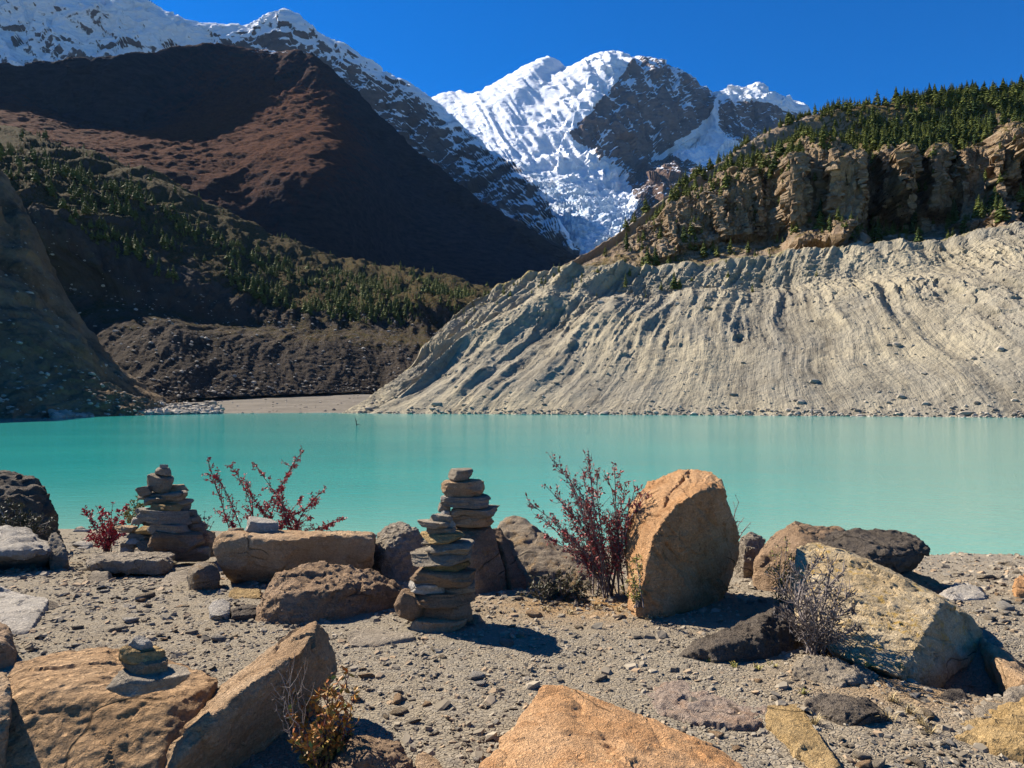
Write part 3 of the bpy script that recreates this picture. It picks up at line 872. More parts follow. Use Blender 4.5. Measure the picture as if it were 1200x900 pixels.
    for cx in np.linspace(70, 150, 26):          # the line of trees along the lip of the pale scarp
        j = np.argmin(np.abs(px - cx - rnd.uniform(-3, 3)) + 1e3 * (np.abs(M.VV - 3.75 - rnd.uniform(-.2, .1)) > 0.1))
        x, y, z = M.V.reshape(-1, 3)[j]
        h = rnd.uniform(7, 12)
        TREES.append((F * h / y, x, y, z - .4, h, 'band'))


def build_delta():
    a = [(-250, 489.6, 230), (60, 489.4, 238), (150, 488.2, 260), (230, 487, 285), (320, 486.0, 300), (400, 485.8, 305), (470, 485.8, 305), (600, 485, 320)]
    b = [(-250, 486, 260), (60, 486, 265), (150, 484, 290), (230, 482.5, 320), (320, 482, 340), (400, 482, 345), (470, 482, 345), (600, 482, 350)]
    c = [(-250, 474, 400), (60, 474, 420), (150, 473, 440), (230, 471, 460), (320, 470, 470), (400, 470, 480), (470, 470, 490), (600, 470, 500)]
    d = [(-250, 465, 600), (60, 465, 620), (150, 463, 640), (230, 460, 640), (320, 458, 640), (400, 457, 640), (470, 457, 640), (600, 457, 650)]
    pre = [(p, q + 10, y - 8) for p, q, y in a]
    N = Net([pre, a, b, c, d], 160, [4, 20, 40, 30])
    q = N.V.reshape(-1, 3)
    N.V[..., 2] += (fbm(np.stack([q[:, 0] / 40, q[:, 1] / 14, 0 * q[:, 0]], 1), 4) * 1.2 * N.rowamp([0, .3, .6, 1, 1]).ravel()).reshape(N.nv, N.nu)
    z = np.zeros((N.nv, N.nu))
    m = earth_mat('delta_gravel', (0.135, 0.12, 0.1), (0.17, 0.15, 0.125), (0.11, 0.096, 0.08), ((0.1, 0.1, 0.05), (0.2, 0.12, 0.09)), k=0.04, bump=0.6, bd=0.5)
    o = link('beach', N.mesh('beach', dict(veg=z - .3, rockface=z, gully=z, sl=N.V[..., 0])), m)
    tag(o, 'flat grey gravel fan at the far end of the lake', 'beach', kind='structure')
    return N


build_peak()
build_snow_ridge()
build_brown()
HILL = build_hill()
MOR = build_moraine()
build_left()
DELTA = build_delta()


# ------------------------------------------------------------------ valley floor and lake
def build_floor_and_lake():
    n = 40
    X, Y = np.meshgrid(np.linspace(-8400, 8400, n), np.linspace(-500, 9500, n))
    Z = np.full_like(X, -9.0)
    m = earth_mat('valley_floor_earth', (0.22, 0.2, 0.18), (0.27, 0.24, 0.2), (0.2, 0.18, 0.15), ((0.1, 0.1, 0.05), (0.14, 0.12, 0.07)), k=0.01)
    z = np.zeros(X.shape)
    o = link('ground_valley', mesh_from('ground_valley', np.stack([X, Y, Z], -1), grid_faces(n, n), dict(veg=z, rockface=z, gully=z, sl=X)), m)
    tag(o, 'wide earth floor of the valley beyond the lake', 'ground', kind='structure')
    t = NT('milky_turquoise_water')
    g = t.n('NewGeometry').outputs['Position']
    w1 = t.noise(t.mapping(g, (1.0, 2.2, 1)), 1.1, 5, 0.6, 0.3)
    w2 = t.noise(t.mapping(g, (1.0, 1.6, 1)), 0.16, 3, 0.5)
    w3 = t.noise(t.mapping(g, (1.0, 2.0, 1)), 6.0, 3, 0.6)
    h = t.math('ADD', t.math('MULTIPLY', w1, 0.6), t.math('MULTIPLY', w2, 1.4))
    h = t.math('ADD', h, t.math('MULTIPLY', w3, 0.2))
    big = t.noise(t.mapping(g, (1.0, 2.5, 1)), 0.018, 3, 0.5)
    c = t.mix(t.rng(big, 0.35, 0.65), (0.015, 0.245, 0.232), (0.025, 0.292, 0.264))
    pale_water = t.rng(t.attr('pale_water'), 0, 1, 0, 0.6)
    c = t.mix(pale_water, c, (0.2, 0.35, 0.275))
    m = t.finish(c, 0.1, t.bump(h, 0.7, 0.085), 0.5, IOR=1.333)
    xs = np.concatenate([np.linspace(-900, -40, 30), np.linspace(-39, 39, 120), np.linspace(40, 900, 30)])
    ys = np.concatenate([np.linspace(6, 60, 160), np.linspace(62, 900, 60)])
    X, Y = np.meshgrid(xs, ys)
    d = Y - shore(X)
    sh = np.clip(1.0 * np.exp(-np.clip(d, 0, 1e9) / 7.0) + 0.8 * sstep(0.05, 0.8, X / np.maximum(Y, 1)), 0, 1)  # paler near the shore and towards the right of the view
    o = link('lake', mesh_from('lake', np.stack([X, Y, np.full_like(X, LAKE)], -1), grid_faces(len(ys), len(xs)), dict(pale_water=sh)), m)
    tag(o, 'milky turquoise glacial lake between the stony shore and the moraines', 'lake', kind='structure')


build_floor_and_lake()

# ------------------------------------------------------------------ trees
CON_LEAF = leaf_mat('conifer_needles', (0.02, 0.036, 0.012), (0.055, 0.08, 0.02), (0.12, 0.135, 0.03))
BARK = rock_mat('bark', (0.1, 0.07, 0.05), (0.14, 0.1, 0.07), (0.08, 0.06, 0.045), scale=0.5)


def build_trees():
    protos = [conifer_mesh(40 + k, spread=sp) for k, sp in enumerate((0.17, 0.21, 0.24, 0.19, 0.27))]
    far = [conifer_mesh(80 + k, nb=30, spread=sp) for k, sp in enumerate((0.2, 0.24, 0.28, 0.22, 0.3))]
    tv, tf = trunk_arrays()
    trunk_me = mesh_from('trunk', tv, tf)
    trunk_me.materials.append(BARK)
    crowns = []
    for V, Fc, A in protos:
        me = mesh_from('crown', V, Fc, dict(leafrnd=A), smooth=False)
        me.materials.append(CON_LEAF)
        crowns.append(me)
    T = [t for t in TREES if abs(F * t[1] / t[2]) < 660]
    T.sort(key=lambda t: -t[0])
    def tree_label(x, y, z, h, reg, big):
        px, py = CX + F * x / y, HZ - F * (z - CAMZ) / y
        size = 'tall' if h > big else 'short'
        if reg == 'top':
            row = 'on the skyline' if py < 146 else 'in the upper rows' if py < 163 else 'in the middle rows' if py < 180 else 'right above the crags'
            if px > 1130:
                col = 'over the outermost crags'
            elif px > 1060:
                col = 'over the twin rock pillars'
            elif px > 1000:
                col = 'beside the main crag'
            else:
                col = 'over the main crag'
            return '%s conifer %s of the hilltop forest %s' % (size, row, col), 'conifers of the hilltop forest'
        if reg == 'ridge':
            col = 'bare brown ridge that falls to the glacier' if px < 860 else 'rusty shoulder beside the hilltop forest'
            return '%s lone conifer on the %s' % (size, col), 'conifers among the crags'
        if reg == 'bench':
            col = 'the lowest crags' if px < 860 else 'the main crag' if px < 1010 else 'the twin rock pillars' if px < 1120 else 'the crags at the picture edge'
            return '%s conifer at the foot of %s, above the pale moraine' % (size, col), 'conifers at the foot of the crags'
        if reg == 'rim':
            col = 'where the moraine falls to the gravel fan' if px < 700 else 'below the lowest crags' if px < 860 else 'below the main crag'
            return '%s conifer alone on the ledge of the pale moraine, %s' % (size, col), 'conifers on the moraine ledge'
        col = 'on the lip of the grey scarp' if px < 200 else 'in the thick of the forest band' if px < 380 else 'at the far end of the forest band'
        return '%s conifer %s below the brown mountain' % (size, col), 'conifers in the forest band'
    vv, ff, aa, off = [], [], [], 0
    for i, (s, x, y, z, h, reg) in enumerate(T):
        k = rnd.randrange(5)
        a = rnd.uniform(0, 6.28)
        sx = h * rnd.uniform(0.9, 1.25)
        if i < 300:
            e = bpy.data.objects.new('conifer_tree', None)
            COL.objects.link(e)
            e.empty_display_size = 0.5
            e.location = (x, y, z)
            e.rotation_euler = (0, 0, a)
            e.scale = (sx, sx, h)
            tl = tree_label(x, y, z, h, reg, 13.5 if reg == 'top' else 9.5)
            tag(e, tl[0], 'tree', tl[1])
            link('trunk', trunk_me, None, e)
            link('crown', crowns[k], None, e)
        else:
            V, Fc, A = far[k]
            c, sn = math.cos(a), math.sin(a)
            W = np.stack([(V[:, 0] * c - V[:, 1] * sn) * sx + x, (V[:, 0] * sn + V[:, 1] * c) * sx + y, V[:, 2] * h + z], 1)
            vv.append(W)
            ff.append(Fc + off)
            aa.append(np.clip(A * 0.7 + rnd.uniform(0, .3), 0, 1))
            off += len(V)
    me = mesh_from('forest', np.concatenate(vv), np.concatenate(ff), dict(leafrnd=np.concatenate(aa)), smooth=False)
    o = link('forest', me, CON_LEAF)
    tag(o, 'far conifers that read as one dark green mass on the slopes', 'forest', kind='stuff')


build_trees()

# ------------------------------------------------------------------ foreground ground
def gravel_mat():
    t = NT('grey_gravel')
    g = t.n('NewGeometry').outputs['Position']
    n1 = t.noise(g, 0.7, 5, 0.6)
    n2 = t.noise(g, 7, 6, 0.7)
    n3 = t.noise(g, 60, 4, 0.7)
    vv = t.n('TexVoronoi', dict(feature='F1'), Vector=t.mapping(g, (1, 1.5, 1)), Scale=26, Randomness=1.0)
    vd = t.n('TexVoronoi', dict(feature='DISTANCE_TO_EDGE'), Vector=t.mapping(g, (1, 1.5, 1)), Scale=26, Randomness=1.0).outputs['Distance']
    v2 = t.n('TexVoronoi', dict(feature='F1'), Vector=g, Scale=75)
    sep = t.n('SeparateColor', None, Color=vv.outputs['Color']).outputs[0]
    c = t.mix(t.rng(n1, 0.4, 0.62), (0.215, 0.181, 0.132), (0.225, 0.183, 0.127))
    c = t.mix(t.rng(n2, 0.5, 0.7, 0, 0.6), c, (0.15, 0.135, 0.115))
    c = t.mix(t.rng(sep, 0.55, 1.0, 0, 0.45), c, (0.248, 0.220, 0.176))
    c = t.mix(t.math('MULTIPLY', t.attr('straw'), t.rng(n2, 0.3, 0.5)), c, (0.27, 0.165, 0.075))
    c = t.mix(t.math('MULTIPLY', t.attr('pale'), 0.8), c, (0.281, 0.246, 0.200))
    h = t.math('ADD', t.math('MULTIPLY', t.rng(vd, 0, 0.12), 0.5), t.math('MULTIPLY', sep, 0.7))
    h = t.math('ADD', h, t.math('MULTIPLY', n2, 1.0))
    h = t.math('ADD', h, t.math('MULTIPLY', v2.outputs['Distance'], 0.4))
    h = t.math('ADD', h, t.math('MULTIPLY', n3, 0.3))
    return t.finish(c, 1.0, t.bump(h, 0.8, 0.016), 0.04)


def build_ground():
    ys = np.concatenate([np.linspace(-8, 1.6, 24), np.linspace(1.7, 9, 300), np.linspace(9.05, 28, 190)])
    xs = np.concatenate([np.linspace(-40, -9, 40), np.linspace(-8.9, 8.9, 330), np.linspace(9, 40, 60)])
    X, Y = np.meshgrid(xs, ys)
    Z = ground_z(X, Y)
    p = np.stack([X.ravel(), Y.ravel(), 0 * X.ravel()], 1)
    Z = Z + ((ridged(p * 3.1, 4, 0.6) - 0.6) * 0.018).reshape(X.shape)
    straw = np.exp(-(((X - 0.75) / 0.9) ** 2 + ((Y - 5.6) / 0.5) ** 2)) + 0.8 * np.exp(-(((X - 2.3) / 0.6) ** 2 + ((Y - 3.9) / 0.35) ** 2))
    pale = sstep(-3.2, 0.2, Y - shore(X)) * sstep(2, 6, X) + 0.5 * sstep(1.2, 2.5, X) * sstep(5.5, 9, Y)
    o = link('ground', mesh_from('ground', np.stack([X, Y, Z], -1), grid_faces(len(ys), len(xs)), dict(straw=np.clip(straw, 0, 1), pale=np.clip(pale, 0, 1))), gravel_mat())
    tag(o, 'grey gravelly ground of the near lake shore', 'ground', kind='structure')


build_ground()

# ------------------------------------------------------------------ boulders
ORANGE = rock_mat('orange_sandstone', (0.517, 0.275, 0.121), (0.583, 0.357, 0.188), (0.418, 0.204, 0.083), strata=(0.3, 0.6, 0), strata_amt=0.25)
TAN = rock_mat('tan_sandstone', (0.408, 0.261, 0.143), (0.485, 0.342, 0.210), (0.333, 0.200, 0.105), strata=(0.2, -0.5, 0), strata_amt=0.25)
BROWN = rock_mat('brown_sandstone', (0.290, 0.189, 0.110), (0.352, 0.242, 0.154), (0.238, 0.154, 0.092), strata=(0.1, 0.15, 0), strata_amt=0.3)
PITTED = rock_mat('pitted_brown_sandstone', (0.352, 0.216, 0.110), (0.414, 0.273, 0.154), (0.290, 0.176, 0.092), strata=(0.1, 0.1, 0), strata_amt=0.2, pits=1.0, bump=1.2)
GREY = rock_mat('grey_schist', (0.32, 0.262, 0.19), (0.39, 0.325, 0.245), (0.235, 0.19, 0.137), strata=(0.2, 0.3, 0), strata_amt=0.35)
DARK = rock_mat('dark_schist', (0.115, 0.092, 0.07), (0.165, 0.135, 0.105), (0.075, 0.06, 0.046), strata=(0.3, 0.3, 0), strata_amt=0.3, bump=1.3)
PALE = rock_mat('pale_schist', (0.400, 0.356, 0.296), (0.456, 0.408, 0.344), (0.320, 0.280, 0.228), strata=(0.1, 0.1, 0), strata_amt=0.15)
LICHEN = rock_mat('lichen_covered_schist', (0.52, 0.385, 0.215), (0.6, 0.48, 0.31), (0.42, 0.295, 0.15), strata=(0.25, 0.7, 0.2), strata_amt=0.25, lichen=((0.55, 0.34, 0.08), 0.85), stain=0.2)
OCHRE = rock_mat('ochre_stone', (0.378, 0.246, 0.101), (0.440, 0.308, 0.150), (0.299, 0.194, 0.084), strata=(0.1, 0.1, 0), strata_amt=0.25)
GREYOCHRE = rock_mat('grey_and_ochre_rock', (0.28, 0.225, 0.16), (0.32, 0.255, 0.18), (0.34, 0.2, 0.075), strata=(0.2, 0.5, 0), strata_amt=0.35)
PINK = rock_mat('pinkish_slab_rock', (0.352, 0.264, 0.202), (0.387, 0.308, 0.246), (0.387, 0.238, 0.145), strata=(0.1, 0.1, 0), strata_amt=0.2)

DEPS = None


def remeshed(pts, vox, smooth):
    bm = bmesh.new()
    for p in pts:
        bm.verts.new(p)
    r = bmesh.ops.convex_hull(bm, input=bm.verts)
    bad = [g for g in r['geom_interior'] + r['geom_unused'] if isinstance(g, bmesh.types.BMVert) and g.is_valid]
    if bad:
        bmesh.ops.delete(bm, geom=list(set(bad)), context='VERTS')
    bmesh.ops.recalc_face_normals(bm, faces=bm.faces)
    me = bpy.data.meshes.new('tmp')
    bm.to_mesh(me)
    bm.free()
    o = bpy.data.objects.new('tmp', me)
    COL.objects.link(o)
    a = o.modifiers.new('r', 'REMESH')
    a.mode = 'VOXEL'
    a.voxel_size = vox
    b = o.modifiers.new('s', 'SMOOTH')
    b.factor = 0.5
    b.iterations = smooth
    dg = bpy.context.evaluated_depsgraph_get()
    out = bpy.data.meshes.new_from_object(o.evaluated_get(dg))
    bpy.data.objects.remove(o)
    bpy.data.meshes.remove(me)
    return out


def co_of(me):
    a = np.empty(len(me.vertices) * 3, np.float32)
    me.vertices.foreach_get('co', a)
    return a.reshape(-1, 3).astype(float)


def no_of(me):
    a = np.empty(len(me.vertices) * 3, np.float32)
    me.vertex_normals.foreach_get('vector', a)
    return a.reshape(-1, 3).astype(float)


def set_co(me, V):
    me.vertices.foreach_set('co', V.astype(np.float32).ravel())
    me.update()


BOULDERS = {}


def boulder(name, label, pts, mat, seed=0, chips=16, chip=0.035, lump=0.03, rough=0.012, strata=None, smooth=1, res=84, sunk=0.12, cat='boulder', group=None, pits=0.0, grooves=None, ys=1.0, fac=0.013):
    """hull of measured corner points, chipped by random planes and weathered; (column, None, distance) is a point on the ground"""
    r = np.random.RandomState(seed + 100)
    P = []
    for px, py, Y in pts:
        Y = Y * ys
        if py is None:
            x = (px - CX) / F * Y
            P.append((x, Y, gz(x, Y) - sunk))
        else:
            P.append(tuple(at(px, py, Y)))
    P = np.array(P)
    c = np.array([P[:, 0].mean(), P[:, 1].mean(), P[:, 2].min() + sunk])
    P = P - c
    ext = P.max(0) - P.min(0)
    size = float(np.sort(ext)[1:].mean())
    me = remeshed(P, max(ext) / res, smooth)
    V = co_of(me)
    # chips
    cen = V.mean(0)
    for k in range(chips):
        n = r.normal(size=3)
        n /= np.linalg.norm(n)
        h = (V - cen) @ n
        lim = h.max() - size * chip * r.uniform(0.1, 0.9)
        ov = np.maximum(h - lim, 0)
        V -= ov[:, None] * n * 0.92
    set_co(me, V)
    N = no_of(me)
    s = V / size + seed * 3.7
    d = 0.6 * lump * size * fbm(s * 2.2, 3)
    sa = s.copy()
    if strata is not None:
        dv = np.array(strata[0], float)
        dv /= np.linalg.norm(dv)
        sa = sa + (sa @ dv)[:, None] * dv * 1.4
    w = np.stack([gnoise(sa * 3 + k * 7) for k in range(3)], 1) * 0.18
    f_a, e_a = facet((sa + w) * 2.6)
    f_b, e_b = facet((sa + w) * 6.5 + 3.3)
    f_c = facet((sa + w) * 15 + 8.1)[0] if res > 90 else 0.0
    d += fac * size * (f_a + 0.45 * f_b + 0.22 * f_c - 0.4 * np.exp(-(e_a / 0.035) ** 2))
    d += rough * size * (ridged(s * 5.5, 4, 0.6) - 0.6) * 1.6
    d += rough * 0.55 * size * fbm(s * 17, 3, 0.6)
    if strata is not None:
        dirv, freq, amp = strata
        dv = np.array(dirv, float)
        dv /= np.linalg.norm(dv)
        tt = (V @ dv) / size * freq + 0.5 * fbm(s * 1.5, 2)
        q = np.stack([tt, 0.35 * s[:, 0], 0.35 * s[:, 1]], 1)
        st = ridged(q, 3, 0.6) - 0.65
        d += amp * size * st
    if pits:
        w = gnoise(s * 21)
        w2 = gnoise(s * 43 + 9)
        d -= pits * size * (np.clip(-w, 0, 1) * 1.2 + np.clip(-w2, 0, 1) * 0.6)
    V = V + N * d[:, None]
    if grooves:
        for (a, b, wd, dp) in grooves:              # open cracks between two measured points
            A, B = at(*a) - c, at(*b) - c
            ab = B - A
            L2 = ab @ ab
            tpar = np.clip((V - A) @ ab / L2, 0, 1)
            near = A + tpar[:, None] * ab
            dist = np.linalg.norm(V - near, axis=1) + 0.012 * fbm(s * 14, 2)
            V -= N * (dp * np.exp(-(dist / wd) ** 2))[:, None]
    set_co(me, V)
    me.polygons.foreach_set('use_smooth', np.ones(len(me.polygons), bool))
    me.set_sharp_from_angle(angle=math.radians(32))
    me.materials.clear()
    me.materials.append(mat)
    me.name = name
    o = link(name, me, None, None, tuple(c))
    tag(o, label, cat, group)
    BOULDERS[label] = (o, V + c)
    return o


G = None
boulder('boulder', 'dark craggy boulder at the water behind the pale overhanging slab', [(-90, 570, 9.3), (-90, 556, 10.4), (0, 548, 10.2), (25, 548, 10.0), (46, 559, 9.8), (57, 577, 9.6), (70, 605, 9.4), (75, 628, 9.5), (5, 572, 9.2), (38, 598, 9.0),
         (-90, G, 8.8), (50, G, 8.9), (80, G, 9.8), (-90, G, 11), (60, G, 11)], DARK, 1, 22, 0.05, 0.05, 0.035)
boulder('slab_rock', 'pale topped overhanging slab with black shade underneath, beside the dark boulder', [(-90, 624, 8.4), (-10, 620, 8.4), (25, 616, 8.3), (58, 634, 8.1), (74, 646, 7.9), (-90, 650, 7.2), (10, 648, 7.15), (52, 646, 7.3),
         (-90, G, 8.1), (25, G, 8.0), (60, G, 8.2), (-90, G, 9.0), (60, G, 8.9)], PALE, 2, 10, 0.03, 0.04, 0.02)
boulder('boulder', 'small upright grey rock leaning on the pale overhanging slab', [(56, 626, 7.7), (66, 622, 7.8), (77, 640, 7.6), (80, 656, 7.5), (58, 650, 7.5), (60, G, 7.5), (82, G, 7.6), (62, G, 8.0), (80, G, 8.0), (66, 630, 8.0)], GREY, 3, 10, 0.05, 0.03, 0.02, res=36)
boulder('slab_rock', 'flat whitish slab lying flush in the gravel at the picture edge', [(-90, 690, 6.0), (5, 689, 6.05), (58, 699, 5.7), (55, 710, 5.5), (46, 716, 5.3), (34, 740, 4.85), (-90, 748, 4.7), (-90, G, 6.1), (60, G, 5.75), (36, G, 4.8), (-90, G, 4.65)],
        PALE, 4, 6, 0.01, 0.015, 0.008, cat='rock', ys=0.98)
boulder('boulder', 'grey brown rock cut by the picture edge in front of the whitish slab', [(-60, 728, 4.5), (-5, 724, 4.6), (10, 735, 4.4), (16, 752, 4.25), (-60, 752, 4.1), (5, 758, 4.2), (-60, G, 4.05), (14, G, 4.2), (18, G, 4.5), (-60, G, 4.9)], BROWN, 5, 10, 0.04, 0.03, 0.015)
boulder('boulder', 'big pitted brown boulder carrying the smallest cairn', [(18, 776, 3.55), (60, 765, 3.65), (110, 758, 3.7), (155, 757, 3.7), (215, 777, 3.6), (256, 797, 3.35), (22, 796, 3.05), (60, 796, 2.98), (150, 815, 2.95), (205, 824, 2.97), (-20, 835, 2.85),
         (228, 838, 3.0), (190, 880, 2.75), (-40, 960, 2.5), (180, 960, 2.55), (-40, G, 2.5), (185, G, 2.55), (250, G, 3.2), (0, G, 3.6), (200, G, 3.7)], PITTED, 6, 12, 0.02, 0.014, 0.008, pits=0.006, res=130, fac=0.006)
boulder('boulder', 'sliver of tan boulder beside the pitted brown boulder at the picture edge', [(-60, 782, 3.0), (5, 788, 2.95), (13, 800, 2.85), (10, 840, 2.7), (-60, 900, 2.5), (-60, G, 2.4), (5, G, 2.6), (-60, G, 3.1), (5, G, 3.0)], TAN, 7, 10)
boulder('boulder', 'leaning tan boulder with a sunlit upper face beside the pitted boulder', [(372, 725, 3.62), (383, 738, 3.62), (345, 738, 3.65), (300, 770, 3.6), (245, 812, 3.4), (205, 852, 3.15), (180, 888, 2.9), (366, 742, 3.42), (352, 765, 3.22), (292, 803, 2.98), (240, 842, 2.82), (212, 868, 2.72), (198, 905, 2.62),
         (396, 772, 3.6), (392, 792, 3.55), (372, 812, 3.4), (330, 838, 3.2), (280, 868, 3.02), (235, 900, 2.9), (190, 960, 2.7), (360, G, 3.65), (300, G, 3.5), (230, G, 3.2), (190, G, 2.8), (260, G, 3.0)],
        TAN, 8, 14, 0.02, 0.025, 0.012, strata=((0.6, -0.5, 0.6), 5, 0.012), res=115, smooth=1)
boulder('boulder', 'low reddish brown rock below the yellow and red shrub', [(388, 880, 2.95), (405, 863, 3.05), (440, 864, 3.08), (470, 868, 3.05), (484, 892, 2.92), (385, 915, 2.8), (485, 920, 2.8), (430, 885, 2.8), (390, G, 2.75), (490, G, 2.75), (400, G, 3.1), (480, G, 3.1)],
        BROWN, 9, 12, 0.05, 0.05, 0.03, strata=((0.3, 0.2, 1), 5, 0.03))
boulder('stone', 'small pale tan stone at the bottom edge beside the reddish brown rock', [(487, 884, 2.98), (497, 879, 3.05), (512, 890, 3.0), (526, 906, 2.9), (484, 915, 2.82), (530, 925, 2.8), (488, G, 2.85), (532, G, 2.85), (495, G, 3.05), (522, G, 3.05)], TAN, 10, 8, 0.05, 0.03, 0.02, res=36, cat='stone')
boulder('slab_rock', 'sharp cornered orange slab at the bottom edge with its point upward', [(638, 800, 3.4), (652, 800, 3.42), (742, 838, 3.3), (830, 868, 3.15), (874, 897, 3.0), (600, 850, 2.98), (556, 905, 2.55), (700, 1000, 2.0), (930, 960, 2.6), (560, 1000, 2.0), (890, 1000, 2.2),
         (630, G, 3.35), (560, G, 2.5), (860, G, 3.1), (560, G, 2.0), (900, G, 2.3)], ORANGE, 11, 6, 0.012, 0.02, 0.01, res=100, smooth=2, cat='rock')
boulder('slab_rock', 'flat pinkish slab flush in the gravel beyond the orange slab', [(752, 806, 3.95), (800, 798, 4.02), (866, 808, 3.95), (908, 834, 3.62), (886, 850, 3.42), (828, 846, 3.45), (770, 832, 3.6), (752, G, 3.95), (800, G, 4.1), (868, G, 4.0), (910, G, 3.6), (880, G, 3.35), (770, G, 3.5)], PINK, 12, 4, 0.01, 0.03, 0.02, cat='rock', ys=0.985)
boulder('slab_rock', 'narrow ochre slab slanting down to the bottom edge beside the pinkish slab', [(900, 826, 3.68), (935, 823, 3.72), (940, 848, 3.45), (985, 896, 3.02), (968, 908, 2.95), (925, 868, 3.22), (898, 846, 3.45), (898, G, 3.6), (940, G, 3.7), (990, G, 3.0), (960, G, 2.9), (898, G, 3.4)], OCHRE, 13, 6, 0.02, 0.02, 0.015, cat='rock', ys=0.982)
boulder('boulder', 'low whaleback rock with flowing ridges in front of the tan block', [(300, 722, 5.15), (308, 700, 5.3), (325, 672, 5.5), (345, 664, 5.6), (372, 660, 5.7), (440, 668, 5.75), (466, 680, 5.75), (470, 694, 5.6), (330, 690, 5.15), (390, 690, 5.2), (440, 690, 5.4), (292, G, 5.05), (340, G, 4.95), (400, G, 5.1), (450, G, 5.4), (474, G, 5.7), (320, G, 5.7), (460, G, 6.1)],
        BROWN, 14, 10, 0.03, 0.05, 0.03, strata=((-0.25, -0.4, 1), 4, 0.035), res=80)
boulder('boulder', 'long tan block with a concave top holding loose stones', [(247, 645, 6.5), (250, 627, 6.55), (262, 623, 6.6), (285, 626, 6.5), (330, 633, 6.35), (395, 627, 6.4), (436, 628, 6.5), (438, 652, 6.5), (280, 622, 7.1), (400, 624, 7.2), (436, 624, 7.1), (258, 665, 6.5), (275, 680, 6.6), (340, 668, 6.45), (410, 660, 6.5),
         (280, G, 6.9), (425, G, 6.75), (280, G, 7.2), (430, G, 7.2)], TAN, 15, 12, 0.03, 0.03, 0.015, res=80)
boulder('boulder', 'rounded grey boulder between the tan block and the tall cairns', [(436, 640, 7.1), (443, 622, 7.2), (455, 613, 7.4), (472, 611, 7.4), (492, 620, 7.3), (500, 640, 7.2), (470, 625, 7.0), (450, 645, 6.9), (490, 660, 6.9), (436, G, 6.9), (470, G, 6.7), (505, G, 6.9), (440, G, 7.8), (505, G, 7.8)], GREY, 16, 12, 0.04, 0.04, 0.03)
boulder('boulder', 'grey and ochre sloping boulder behind the large twiggy shrub', [(583, 618, 6.9), (588, 607, 7.1), (606, 604, 7.1), (650, 636, 6.9), (690, 660, 6.7), (716, 684, 6.3), (590, 640, 6.6), (640, 655, 6.4), (690, 684, 6.1), (585, G, 6.4), (640, G, 6.15), (718, G, 6.0), (590, G, 7.6), (720, G, 7.0)], GREYOCHRE, 17, 12, 0.03, 0.03, 0.015, res=70)
boulder('boulder', 'tall cracked orange boulder with a dark right face, beside the twiggy shrub', [(796, 549, 6.15), (834, 550, 5.95), (846, 560, 5.7), (851, 572, 5.55), (760, 565, 6.15), (737, 592, 6.1), (731, 620, 6.0), (733, 655, 5.85), (738, 690, 5.6), (816, 578, 5.32), (792, 592, 5.27), (765, 628, 5.2), (762, 662, 5.15), (747, 702, 5.12),
         (857, 600, 5.8), (868, 640, 5.95), (858, 672, 5.95), (745, 716, 5.12), (770, 722, 5.12), (846, 566, 5.85), (852, 694, 5.8), (740, G, 5.15), (775, G, 5.12), (822, G, 5.45), (838, G, 5.75), (742, G, 6.0), (838, G, 6.2)],
        ORANGE, 18, 3, 0.006, 0.01, 0.011, strata=((0.75, -0.2, 0.55), 5, 0.022), res=125, smooth=0, grooves=[((807, 553, 6.0), (790, 574, 5.66), 0.012, 0.05), ((790, 574, 5.66), (777, 593, 5.45), 0.013, 0.06)])
boulder('boulder', 'brown boulder touching the dark grey slab by the water', [(882, 690, 6.3), (884, 652, 6.4), (905, 627, 6.6), (930, 608, 6.7), (966, 613, 6.7), (992, 620, 6.7), (945, 640, 6.2), (985, 650, 6.2), (884, G, 6.2), (940, G, 5.9), (990, G, 6.1), (890, G, 7.3), (990, G, 7.3)], BROWN, 19, 14, 0.04, 0.03, 0.015, res=70)
boulder('slab_rock', 'dark grey slab jutting out towards the water behind the pale lichen boulder', [(958, 622, 6.6), (1000, 618, 6.7), (1045, 620, 6.7), (1080, 629, 6.6), (1093, 644, 6.45), (1078, 658, 6.25), (1040, 676, 6.0), (1000, 668, 6.0), (958, 650, 6.1), (1030, 650, 6.0), (1075, 650, 6.2), (970, 690, 6.6), (1030, 690, 6.6), (960, G, 6.5), (1030, G, 6.6), (960, G, 7), (1030, G, 7)],
        DARK, 20, 14, 0.03, 0.03, 0.022, strata=((0.1, -0.2, 1), 6, 0.025), res=80)
boulder('boulder', 'long pale boulder spotted with yellow lichen, its dark end facing out', [(928, 668, 5.15), (934, 640, 5.4), (956, 632, 5.5), (986, 646, 5.5), (1022, 660, 5.4), (1098, 697, 5.1), (1142, 723, 4.9), (1153, 744, 4.85), (1155, 770, 4.72), (1126, 790, 4.48), (1094, 809, 4.28), (1066, 810, 4.1), (1055, 793, 3.98), (1080, 748, 4.28), (1106, 706, 4.66),
         (1000, 774, 4.15), (965, 754, 4.35), (933, 728, 4.6), (940, G, 4.85), (1025, G, 4.45), (1050, G, 4.5), (1085, G, 4.8), (950, G, 5.6), (1080, G, 5.3)], LICHEN, 21, 5, 0.008, 0.015, 0.012, strata=((0.45, 0.4, 0.8), 6, 0.012), res=110, smooth=0, fac=0.014)
boulder('boulder', 'low dark rock with a grey crest in front of the brown boulder', [(796, 766, 4.55), (832, 744, 4.7), (872, 726, 4.85), (914, 710, 4.95), (932, 722, 4.95), (934, 750, 4.7), (880, 745, 4.55), (835, 760, 4.45), (794, G, 4.5), (840, G, 4.35), (900, G, 4.45), (940, G, 4.65), (830, G, 5.1), (935, G, 5.3)], DARK, 22, 12, 0.03, 0.04, 0.03, strata=((-0.3, -0.3, 1), 4, 0.02), ys=0.955)
